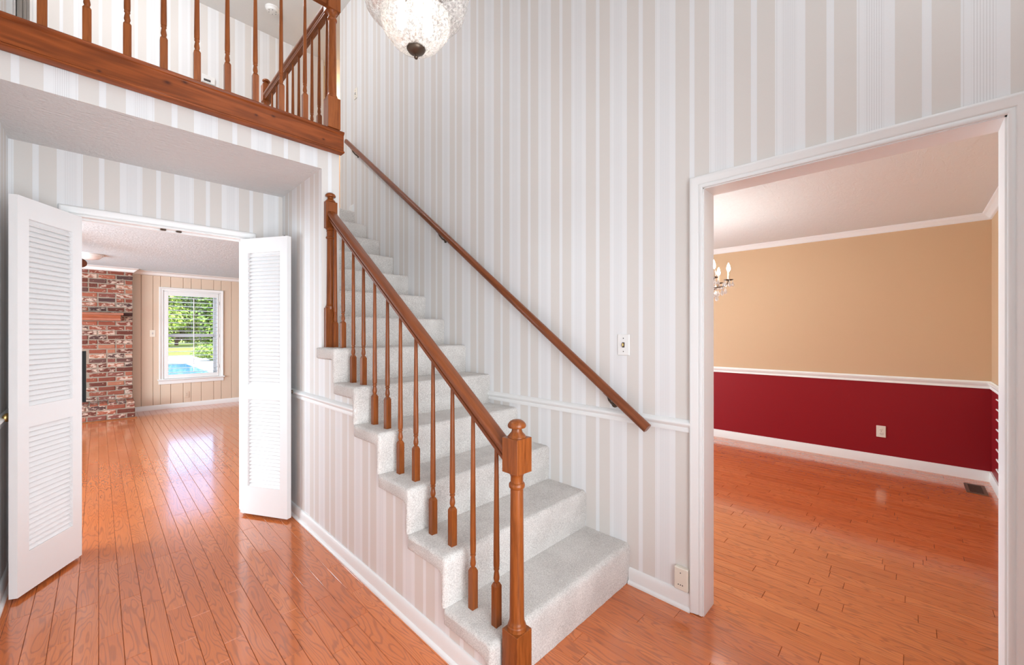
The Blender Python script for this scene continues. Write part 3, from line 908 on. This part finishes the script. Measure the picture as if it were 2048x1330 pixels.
# ------------------------------------------------------------------ upstairs details
sm = thing('smoke_detector', 'round white smoke detector on the upstairs hall ceiling', 'detector', (1.43, 5.345, TZ))
part('housing', lathe([(.075, 0), (.075, -.012), (.062, -.020), (.055, -.038), (.035, -.042), (.001, -.042)], 24, (1.43, 5.345, TZ)), WPLASTIC, sm, angle=40)
for k in range(6):
    a = k*PI/3+.3
    part('vent_hole', ball((1.43+.04*math.cos(a), 5.345+.04*math.sin(a), TZ-.041), .005, 6, 4), SLOT, sm)
mb = MB()
mb.box(LX, LX+.012, 3.66, 4.60, F2, F2+2.03)
dl = struct(mb.make('door_3', DOORW), 'white closet door on the upstairs left wall')
mk('shadow_strip', *boxvf(LX, LX+.006, 3.57, 3.66, F2, F2+2.04), GAP_SHADE, dl)  # flat dark strip painted in as the shadow beside the door
mk('casing', *sweep(CAS, [(LX, 3.57, F2), (LX, 3.57, F2+2.06), (LX, 4.66, F2+2.06), (LX, 4.66, F2)], (1, 0, 0), -1), WHITE, dl)
mk('door_stop', *boxvf(LX, LX+.006, 4.60, 4.655, F2, F2+2.04), SLOT, dl)
tw = thing('hanging_towels', 'grey towels hanging in folds on the upstairs closet door', 'towel', (LX+.03, 3.9, F2+.9))
for k, (ya, yb) in enumerate(((3.74, 3.83), (3.89, 3.98), (4.02, 4.07), (4.10, 4.16))):
    prf = []
    for i in range(9):
        q = i/8; prf.append((ya+(yb-ya)*q, LX+.022+.012*math.sin(q*PI*2+k)))
    vv = [(x, y, z) for z in (F2+.25, F2+1.25-.04*k) for (y, x) in prf]+[(x-.006, y, z) for z in (F2+.25, F2+1.25-.04*k) for (y, x) in prf]
    ff = []
    for i in range(8):
        ff += [[i, i+1, 9+i+1, 9+i], [18+i, 27+i, 27+i+1, 18+i+1], [i, 18+i, 18+i+1, i+1], [9+i, 9+i+1, 27+i+1, 27+i]]
    ff += [[0, 9, 27, 18], [8, 26, 35, 17]]
    part('towel_fold', (vv, ff), TOWEL, tw, angle=60)
part('towel_bar', tube([(LX+.022, 3.70, F2+1.24), (LX+.022, 4.2, F2+1.24)], .006, 8), BRONZE, tw)
struct(mk('trim_9', *sweep(CAS, [(3.0, 5.2, F2), (3.0, 5.2, F2+2.05), (3.0, 6.3, F2+2.05), (3.0, 6.3, F2)], (-1, 0, 0), -1 if False else -1), WHITE), 'white door casing beyond the upstairs corner')
struct(mk('trim_10', *boxvf(WX-.001, WX+.13, 4.835, 4.862, F2, TZ), WHITE), 'pale corner bead of the upstairs wall')
run('baseboard_landing', [BASE], [(WX, Y0+12*RUN+.12, F2), (WX, Y0+12*RUN+.03, F2)], WHITE, label='white baseboard at the top of the stairs')

# ------------------------------------------------------------------ pendant lamp
PX, PY = .852, 1.352
pend = thing('pendant_lamp', 'tiered clear seeded glass pendant lamp with bronze finial hanging in the hall', 'lamp', (PX, PY, 2.40))
gp = [(.016, 2.437), (.030, 2.436), (.052, 2.440), (.074, 2.450), (.090, 2.463), (.101, 2.478), (.1055, 2.488), (.105, 2.496), (.113, 2.497), (.123, 2.507), (.129, 2.522), (.131, 2.540), (.128, 2.555), (.140, 2.556), (.164, 2.567), (.186, 2.590), (.196, 2.62), (.203, 2.655), (.204, 2.69), (.200, 2.73), (.190, 2.765)]
full = gp+[(r-.004, z+.002) for r, z in gp[::-1]]
n = 40
v, f = [], []
for (r, z) in full:
    for i in range(n):
        a = 2*PI*i/n; v.append((PX+r*math.cos(a), PY+r*math.sin(a), z))
for k in range(len(full)):
    k2 = (k+1) % len(full)
    for i in range(n):
        j = (i+1) % n; f.append([k*n+i, k*n+j, k2*n+j, k2*n+i])
part('glass_shade', (v, f), GLASS, pend, smooth=True)
part('finial', lathe([(.001, 2.399), (.006, 2.401), (.008, 2.406), (.005, 2.411), (.006, 2.416), (.016, 2.420), (.030, 2.428), (.036, 2.438), (.034, 2.444), (.022, 2.450), (.010, 2.453), (.005, 2.456), (.004, 2.62)], 24, (PX, PY, 0)), BRONZE, pend, angle=50)
part('rim', lathe([(.186, 2.762), (.196, 2.762), (.198, 2.785), (.188, 2.79)], 40, (PX, PY, 0)), BRONZE, pend, angle=40)
mb = MB()
for k in range(3):
    a = k*2*PI/3+.4
    mb.add(tube([(PX+.19*math.cos(a), PY+.19*math.sin(a), 2.785), (PX+.02*math.cos(a), PY+.02*math.sin(a), 3.15)], .005, 6))
part('arm', (mb.v, mb.f), BRONZE, pend)
part('stem', lathe([(.022, 3.12), (.022, 3.17), (.006, 3.18), (.006, TZ-.03), (.06, TZ-.025), (.065, TZ)], 16, (PX, PY, 0)), BRONZE, pend, angle=40)
for k in range(3):
    a = k*2*PI/3+2.2
    cx, cy = PX+.060*math.cos(a), PY+.060*math.sin(a)
    s = part('socket', lathe([(.013, 2.60), (.015, 2.605), (.015, 2.66), (.006, 2.67)], 12, (cx, cy, 0)), IVORY, pend, angle=40)
    part('bulb', lathe([(.0005, 2.520), (.010, 2.524), (.018, 2.538), (.019, 2.552), (.014, 2.575), (.011, 2.602)], 12, (cx, cy, 0)), BULB, s, smooth=True)
part('socket_plate', lathe([(.004, 2.655), (.075, 2.66), (.08, 2.67), (.004, 2.675)], 20, (PX, PY, 0)), BRONZE, pend, angle=40)

# ------------------------------------------------------------------ dining chandelier
CX, CY = 3.9, 1.50
ch = thing('chandelier', 'crystal chandelier with lit candle bulbs in the dining room', 'chandelier', (CX, CY, 1.70))
part('column', lathe([(.004, 1.66), (.02, 1.68), (.03, 1.72), (.014, 1.76), (.03, 1.80), (.035, 1.83), (.012, 1.87), (.012, 2.02), (.022, 2.05), (.008, 2.08), (.006, CZ-.04), (.05, CZ-.02), (.06, CZ+.01)], 16, (CX, CY, 0)), BRONZE, ch, angle=40)
DROPM = {}
def drop(parent, p, L=.045, r=.010):
    key = (L, r)
    pw = Vector(p)-ch.location
    if key not in DROPM:
        o = mk('crystal_drop', *lathe([(.0015, 0), (.0015, -L*.3), (r*.5, -L*.42), (r, -L*.72), (r*.7, -L*.9), (.0005, -L)], 6), CRYSTAL)
        DROPM[key] = o.data
    else:
        o = bpy.data.objects.new('crystal_drop', DROPM[key]); COL.objects.link(o)
    o.parent = parent; o.location = pw
for k in range(8):
    a = math.radians(-77+45*k); ca, sa = math.cos(a), math.sin(a)
    def P(r, z): return (CX+r*ca, CY+r*sa, z)
    pts = [P(.03, 1.80), P(.12, 1.775), P(.22, 1.765), P(.29, 1.772), P(.325, 1.795), P(.335, 1.825)]
    am = part('arm', tube(pts, .005, 6), BRONZE, ch, smooth=True)
    part('drip_pan', lathe([(.008, 1.822), (.030, 1.826), (.040, 1.832), (.038, 1.834), (.008, 1.830)], 16, P(.335, 0)), BRONZE, am, angle=40)
    part('candle', lathe([(.0105, 1.832), (.0105, 1.905), (.004, 1.908)], 12, P(.335, 0)), IVORY, am, angle=40)
    part('bulb', lathe([(.006, 1.905), (.013, 1.918), (.0155, 1.932), (.012, 1.952), (.004, 1.974), (.0005, 1.982)], 12, P(.335, 0)), CANDLE, am, smooth=True)
    for q in range(7):
        b = q*2*PI/7
        c = P(.335, 1.828); drop(am, (c[0]+.038*math.cos(b), c[1]+.038*math.sin(b), c[2]), .060, .0125)
    for r_, z_, sd in ((.09, 1.775, .014), (.13, 1.772, -.014), (.17, 1.768, .012), (.21, 1.764, -.012), (.25, 1.763, .012), (.285, 1.767, -.010), (.31, 1.782, .006)):
        drop(am, (CX+r_*ca-sd*sa, CY+r_*sa+sd*ca, z_), .080, .0155)
    for r_ in (.15, .20, .24): drop(am, P(r_, 1.725), .085, .017)
    hk = [P(.012, 2.0), P(.08, 2.015), P(.16, 2.02), P(.215, 1.995), P(.225, 1.96)]
    sc = part('scroll', tube(hk, .005, 6), IVORY, ch, smooth=True)
    drop(sc, P(.225, 1.955), .085, .018)

# ------------------------------------------------------------------ dining floor register, shutter on the front wall
rg = thing('floor_register', 'brown metal floor register in the dining room corner', 'register', (5.32, -.395, 0))
mb = MB()
x0, x1, y0, y1 = 5.165, 5.47, -.46, -.335
for b in ((x0, x1, y0, y0+.022, 0, .004), (x0, x1, y1-.022, y1, 0, .004), (x0, x0+.028, y0+.022, y1-.022, 0, .004), (x1-.028, x1, y0+.022, y1-.022, 0, .004)): mb.box(*b)
REG = flat('brown_register', (.17, .085, .05), .45, .5, .3)
part('rim', (mb.v, mb.f), REG, rg)
part('duct', boxvf(x0+.028, x1-.028, y0+.022, y1-.022, .0003, .001), BLACK, rg)
for k in range(9):
    x = x0+.045+k*.027
    part('vane', boxvf(x-.003, x+.003, y0+.022, y1-.022, .0005, .0035), REG, rg)
sh = thing('low_shutter', 'white slatted shutter low on the dining wall beside the doorway', 'shutter', (4.6, DY0, .5))
mb = MB()
for b in ((4.15, 4.19, DY0, DY0+.012, .19, .84), (5.02, 5.06, DY0, DY0+.012, .19, .84), (4.19, 5.02, DY0, DY0+.012, .19, .22), (4.19, 5.02, DY0, DY0+.012, .81, .84)): mb.box(*b)
part('frame', (mb.v, mb.f), CREAM, sh)
for k in range(8):
    z = .24+k*.0805
    part('slat', xf(boxvf(4.19, 5.075, -.002, .034, -.004, .004), Matrix.Translation((0, DY0+.002, z)) @ Matrix.Rotation(math.radians(25), 4, 'X')), CREAM, sh)

# ------------------------------------------------------------------ fireplace
BF = FY-.186; HF = 8.835; HZ = .263
fp = thing('fireplace', 'floor to ceiling fireplace of old red brick with raised hearth', 'fireplace', (-.6, BF, 0))
FB0, FB1, FBZ = -1.06, -.138, 1.068
mb = MB()
g = .006
mb.box(-1.60, FB0, BF+g, FY-.001, HZ, CZ-.002).box(FB1, .401, BF+g, FY-.012, HZ, CZ-.002).box(FB0, FB1, BF+g, FY-.001, FBZ, CZ-.002)
mb.box(-1.61, .408, HF+g, FY-.013, .012, HZ-.006)
part('mortar', (mb.v, mb.f), MORTAR, fp)
mb = MB()
mb.box(FB0, FB1, FY-.03, FY-.002, HZ, FBZ).box(FB0-.001, FB0+.02, BF+.02, FY-.03, HZ, FBZ).box(FB1-.02, FB1+.001, BF+.02, FY-.03, HZ, FBZ).box(FB0, FB1, BF+.02, FY-.03, FBZ-.02, FBZ+.001)
mb.box(FB0, FB1, BF+.03, FY-.03, HZ-.001, HZ+.004)
part('firebox', (mb.v, mb.f), BLACK, fp)
part('firebox_sheet', boxvf(FB0+.01, FB1-.002, BF+.012, BF+.02, HZ+.002, FBZ-.002), BLACK, fp)  # plain black sheet across the firebox opening
br = random.Random(11)
def brick_mesh(L, h, d):
    bm = bmesh.new()
    v, f = boxvf(0, L, 0, d, 0, h)
    vs = [bm.verts.new(p) for p in v]
    for q in f: bm.faces.new([vs[i] for i in q])
    bmesh.ops.subdivide_edges(bm, edges=[e for e in bm.edges if abs(e.verts[0].co.x-e.verts[1].co.x) > .01], cuts=3)
    bmesh.ops.bevel(bm, geom=[e for e in bm.edges if len(e.link_faces) == 2 and e.calc_face_angle() > 1], offset=.005, segments=1, affect='EDGES')
    for p in bm.verts: p.co += Vector((br.uniform(-1, 1)*.002, br.uniform(-1, 1)*.0015, br.uniform(-1, 1)*.0028))
    me = bpy.data.meshes.new('brick'); bm.to_mesh(me); bm.free(); me.materials.append(BRICK)
    return me
CH = .0757; BH = .0595
bm_cache = {}
nb_ = 0
def brick(x0, x1, y, z, d=.05, h=BH):
    L = round((x1-x0)/.005)*.005
    if L < .03: return
    key = (L, d, h, br.randrange(2) if L > .19 else 0)
    if key not in bm_cache: bm_cache[key] = brick_mesh(L, h, d)
    o = bpy.data.objects.new('brick', bm_cache[key]); COL.objects.link(o); o.parent = fp
    o.location = Vector((x0, y+br.uniform(-.003, .003), z))-fp.location
    o.rotation_euler = (0, br.uniform(-.006, .006), 0)
infill = MB()
course = 0
z = HZ+.006
while z+BH < CZ-.045:
    x = .398
    first = True
    lens = []
    while x > -1.60:
        if first: L = .085 if course % 2 else .19
        else: L = .192
        if br.random() < .12 and not first: L = .09
        xa = x-L
        first = False
        lo, hi = xa, x
        if z < FBZ-.01 and lo < FB1 and hi > FB0:
            if hi > FB1 and hi-FB1 > .03: lo = FB1+.002
            elif lo < FB0-.03: hi = FB0-.002
            else: lo = hi
        if hi-lo > .03:
            if hi > -.62: brick(lo, hi, BF, z)
            else: infill.box(max(lo, -1.6), hi, BF, BF+.05, z, z+BH)
        x = xa-.0165
    z += CH; course += 1
# raised hearth: rowlock face and top
for c in range(3):
    z = .022+c*.0765
    x = .405
    L = (.088, .20, .095)[c]
    while x > -1.6:
        xa = x-L
        if x > -.62: brick(xa, x, HF, z, .06, .060)
        else: infill.box(max(xa, -1.61), x, HF, HF+.06, z, z+.06)
        x = xa-.017; L = .20
x = .405
while x > -1.6:
    for k, (ya, yb) in enumerate(((HF+.002, HF+.195), (HF+.212, HF+.405), (HF+.42, BF-.004))):
        if x > -.62:
            o = None
            key = ('top', round((yb-ya)*200))
            if key not in bm_cache: bm_cache[key] = brick_mesh(.088, .022, yb-ya)
            o = bpy.data.objects.new('brick', bm_cache[key]); COL.objects.link(o); o.parent = fp
            o.location = Vector((x-.088, ya, HZ-.022+br.uniform(-.002, .002)))-fp.location
        else: infill.box(x-.088, x, ya, yb, HZ-.02, HZ)
    x -= .103
o = part('distant_bricks', (infill.v, infill.f), BRICK, fp); o['kind'] = 'stuff'
part('floor_trim', extr([(0, 0), (-.016, 0), (-.012, .012), (0, .016)], (.43, HF, 0), (-1.63, HF, 0), (0, 1, 0), (0, 0, 1)), OAKY, fp)
MANT = rail_wood('mantel_wood', (.22, .062, .030), (.40, .135, .072), axis=0)
mt = part('mantel', bbox(-1.45, .285, BF-.20, BF-.001, 1.640, 1.678, .004), MANT, fp)
part('bed_moulding', extr([(0, 1.552), (-.115, 1.552), (-.125, 1.560), (-.125, 1.588), (-.135, 1.594), (-.165, 1.628), (-.172, 1.639), (0, 1.639)], (-1.42, BF-.001, 0), (.252, BF-.001, 0), (0, 1, 0), (0, 0, 1)), MANT, mt, angle=30)

# ------------------------------------------------------------------ family room window
wn = struct(mk('window_1', *boxvf(WX0, WX0+.016, FY-.012, FY+.13, WZ0, WZ1), WHITE), 'white framed window with open plantation shutter in the family room')
mb = MB()
mb.box(WX1-.016, WX1, FY-.012, FY+.13, WZ0, WZ1).box(WX0, WX1, FY-.012, FY+.13, WZ1-.016, WZ1).box(WX0, WX1, FY+.05, FY+.13, WZ0, WZ0+.02)
mb.make('jamb', WHITE, wn)
mk('casing', *sweep(CAS, [(WX0+.003, FY-.011, WZ0), (WX0+.003, FY-.011, WZ1-.003), (WX1-.003, FY-.011, WZ1-.003), (WX1-.003, FY-.011, WZ0)], (0, -1, 0), -1), WHITE, wn, angle=50)
mk('sill', *bbox(WX0-.075, WX1+.075, FY-.055, FY+.05, .508, .530, .004), WHITE, wn)
mk('apron', *bbox(WX0-.06, WX1+.06, FY-.026, FY-.011, .440, .508, .004), WHITE, wn)
GREYS = flat('grey_sash', (.52, .51, .50), .5)
ya, yb = FY+.075, FY+.105
mb = MB()
mb.box(WX0+.016, WX0+.055, ya, yb, WZ0+.02, WZ1-.016).box(WX1-.09, WX1-.016, ya, yb, WZ0+.02, WZ1-.016)
mb.box(WX0+.055, WX1-.09, ya, yb, WZ0+.02, WZ0+.07).box(WX0+.055, WX1-.09, ya, yb, WZ1-.06, WZ1-.016).box(WX0+.055, WX1-.09, ya-.01, yb, 1.278, 1.338)
mb.make('sash', GREYS, wn)
mk('pane', *boxvf(WX0+.05, WX1-.085, FY+.088, FY+.092, WZ0+.06, 1.29), PANE, wn)
mk('pane', *boxvf(WX0+.05, WX1-.085, FY+.088, FY+.092, 1.33, WZ1-.05), PANE, wn)
SX0, SX1, SZ0, SZ1 = WX0+.018, WX1-.018, WZ0+.004, WZ1-.018
OX0, OX1, OZ0, OZ1 = .876, 1.590, .604, 2.026
ps = thing('window_shutter', 'white plantation shutter with open slats in the family room window', 'shutter', (SX0, FY, SZ0))
mb = MB()
yA, yB = FY-.020, FY+.010
mb.add(bbox(SX0, OX0, yA, yB, SZ0, SZ1, .003)).add(bbox(OX1, SX1, yA, yB, SZ0, SZ1, .003)).box(OX0, OX1, yA+.001, yB-.001, SZ0, OZ0).box(OX0, OX1, yA+.001, yB-.001, OZ1, SZ1)
part('frame', (mb.v, mb.f), WHITE, ps)
first = None
prf = [(-.032, 0), (-.028, .003), (-.012, .0052), (.012, .0052), (.028, .003), (.032, 0), (.028, -.003), (.012, -.0052), (-.012, -.0052), (-.028, -.003)]
cnt = 19; stp = (OZ1-OZ0)/cnt
for k in range(cnt):
    z = OZ0+stp*(k+.5)
    if first is None:
        first = part('slat', extr(prf, (OX0+.001, FY-.005, z), (OX1-.001, FY-.005, z), (0, 1, 0), (0, 0, 1)), WHITE, ps, angle=50)
        zf = z
    else:
        o = bpy.data.objects.new('slat', first.data); COL.objects.link(o); o.parent = ps; o.location = (0, 0, z-zf)
part('tilt_rod', bbox(1.227, 1.239, FY-.050, FY-.039, OZ0+.03, OZ1-.03, .002), WHITE, ps)
for z in (.72, 1.30, 1.92): part('hinge', bbox(SX1-.004, SX1+.010, yA-.006, yA, z-.03, z+.03, .001), GREYS, ps)

# family room ceiling lamp and fan
cl = thing('ceiling_light', 'white dome light on the family room ceiling partly behind the left door', 'lamp', (-.10, 8.0, CZ))
part('base', lathe([(.155, CZ), (.155, CZ-.018), (.145, CZ-.022)], 28, (-.10, 8.0, 0)), WPLASTIC, cl, angle=40)
part('dome', lathe([(.14, CZ-.018), (.135, CZ-.035), (.11, CZ-.058), (.07, CZ-.072), (.03, CZ-.078), (.001, CZ-.079)], 28, (-.10, 8.0, 0)), flat('opal_glass', (.88, .87, .85), .15), cl, smooth=True)
fan = thing('ceiling_fan', 'ceiling fan whose dark brown blade tip shows past the left louvred door', 'fan', (-.78, 7.0, CZ))
part('rod', lathe([(.05, CZ), (.05, CZ-.03), (.012, CZ-.04), (.012, CZ-.14)], 16, (-.78, 7.0, 0)), BRONZE, fan, angle=40)
part('motor', lathe([(.02, CZ-.13), (.09, CZ-.15), (.11, CZ-.19), (.10, CZ-.25), (.05, CZ-.27), (.001, CZ-.275)], 24, (-.78, 7.0, 0)), BRONZE, fan, angle=40)
for k in range(5):
    a = k*2*PI/5
    bl = []
    for q in range(13):
        t = -PI/2+PI*q/12
        bl.append((.61+.075*math.cos(t), .075*math.sin(t)))
    bl = [(.14, -.05)]+bl+[(.14, .05)]
    m = len(bl)
    vv = [(x, y, zz-y*.6) for zz in (-.004, .004) for x, y in bl]
    ff = [list(range(m))[::-1], list(range(m, 2*m))]+[[i, (i+1) % m, m+(i+1) % m, m+i] for i in range(m)]
    part('blade', xf((vv, ff), Matrix.Translation((-.78, 7.0, CZ-.25)) @ Matrix.Rotation(a, 4, 'Z')), WALNUT, fan)

# ------------------------------------------------------------------ garden seen through the window
GZ = -.15
LAWN = grass_mat()
struct(mk('ground', [(-60, FY+.15, GZ), (80, FY+.15, GZ), (80, 110, GZ), (-60, 110, GZ)], [[0, 1, 2, 3]], LAWN, fix=False), 'sunlit lawn behind the house')
deck = struct(mk('patio', *boxvf(-14, 18, FY+.2, 34.5, GZ-.1, GZ+.02), flat('pale_concrete', (.72, .69, .66), .85, bumpn=(30, .1, .01))), 'pale concrete pool deck')
pool = thing('swimming_pool', 'blue swimming pool on the pale deck outside the window', 'pool', (0, 18, GZ))
POOLW = flat('pool_water', (.10, .34, .62), .06, .5)
pv = [(-5, 16.5), (2.6, 16.5), (2.95, 16.9), (2.95, 25.4), (2.5, 25.9), (-5, 25.9)]
part('water', ([(x, y, GZ+z) for z in (.022, .032) for x, y in pv], [list(range(6))[::-1], list(range(6, 12))]+[[i, (i+1) % 6, 6+(i+1) % 6, 6+i] for i in range(6)]), POOLW, pool)
COPE = flat('pool_coping', (.80, .77, .73), .7)
cb = MB()
for i in range(6):
    a, b = Vector((*pv[i], 0)), Vector((*pv[(i+1) % 6], 0)); d = (b-a).normalized(); nrm = Vector((d.y, -d.x, 0))
    q = [a, b, b+nrm*.3+d*.1, a+nrm*.3-d*.1]
    cb.add(([(p.x, p.y, GZ+z) for z in (.021, .05) for p in q], [[3, 2, 1, 0], [4, 5, 6, 7], [0, 1, 5, 4], [1, 2, 6, 5], [2, 3, 7, 6], [3, 0, 4, 7]]))
part('coping', (cb.v, cb.f), COPE, pool)
def crown_vf(c, rad, hgt, nleaf, size, rg, lobes=9):
    ctr = []
    for k in range(lobes):
        a = rg.uniform(0, 2*PI); r = rg.uniform(.1, .65)*rad
        ctr.append((Vector((c[0]+r*math.cos(a), c[1]+r*math.sin(a), c[2]+rg.uniform(-.42, .45)*hgt)), rg.uniform(.35, .6)*rad))
    v = []; f = []
    for k in range(nleaf):
        p, rr = rg.choice(ctr)
        d = Vector((rg.gauss(0, 1), rg.gauss(0, 1), rg.gauss(0, 1))).normalized()
        q = p+Vector((d.x, d.y, d.z*hgt/rad/1.6))*rr*rg.uniform(.72, 1.05)
        nrm = (d+Vector((rg.uniform(-.6, .6), rg.uniform(-.6, .6), rg.uniform(-.2, .9)))).normalized()
        a = nrm.orthogonal().normalized(); b = nrm.cross(a)
        s = size*rg.uniform(.6, 1.3); t = rg.uniform(0, PI)
        a, b = a*math.cos(t)+b*math.sin(t), b*math.cos(t)-a*math.sin(t)
        i = len(v)
        v += [q-a*s, q-b*s*.55, q+a*s, q+b*s*.55]; f.append([i, i+1, i+2, i+3])
    return v, f
tr = random.Random(5)
LEAF = [leafy('leaf_bright', (.07, .14, .02), (.34, .48, .08)), leafy('leaf_mid', (.03, .08, .012), (.20, .33, .055)), leafy('leaf_deep', (.015, .045, .01), (.09, .17, .035))]
BARK = flat('bark', (.13, .09, .065), .9)
specs = [(4.0, 56, 3.0, 7.6, 0, 'bright green tree at the left of the garden view'), (9.3, 57.5, 2.9, 7.8, 1, 'mid green tree in the middle of the garden view'),
         (15.6, 58, 3.0, 7.4, 2, 'dark green tree at the right of the garden view'), (-2.4, 57, 3.0, 7.6, 1, 'leafy tree farther left in the garden'), (6.7, 64.5, 3.1, 8.0, 2, 'darker tree behind the others in the garden'),
         (12.6, 65.5, 3.1, 8.2, 1, 'leafy tree in the second row at the right of the garden'), (23.0, 60, 3.0, 7.6, 1, 'leafy tree at the far right of the garden')]
for (x, y, rad, H, kind, lab) in specs:
    t = thing('garden_tree', lab, 'tree', (x, y, GZ), 'trees in the garden')
    part('trunk', tube([(x, y, GZ), (x+.1, y, GZ+1.4), (x-.05, y+.1, GZ+2.2), (x, y, GZ+H*.6)], [.2, .15, .12, .06], 8), BARK, t, smooth=True)
    o = part('foliage', crown_vf((x, y, GZ+H*.50), rad, H*.72, 10000, .17, tr, 20), LEAF[kind], t, fix=False)
hd = thing('garden_hedge', 'dark shady hedge at the far edge of the lawn', 'hedge', (9, 75, GZ))
mb = MB()
for k in range(11): mb.add(crown_vf((-14+k*4.6, 75+tr.uniform(-1, 1), GZ+3.3), 3.2, 6.2, 2600, .26, tr, 12))
part('foliage', (mb.v, mb.f), LEAF[2], hd, fix=False)
sb = thing('garden_shrub', 'rounded bright green shrub beyond the pool deck', 'shrub', (4.25, 27.0, GZ))
part('foliage', crown_vf((4.35, 27.0, GZ+.46), .85, .62, 6000, .055, tr, 14), LEAF[0], sb, fix=False)
part('stem', tube([(4.35, 27.0, GZ), (4.32, 27.0, GZ+.5)], .03, 6), BARK, sb)
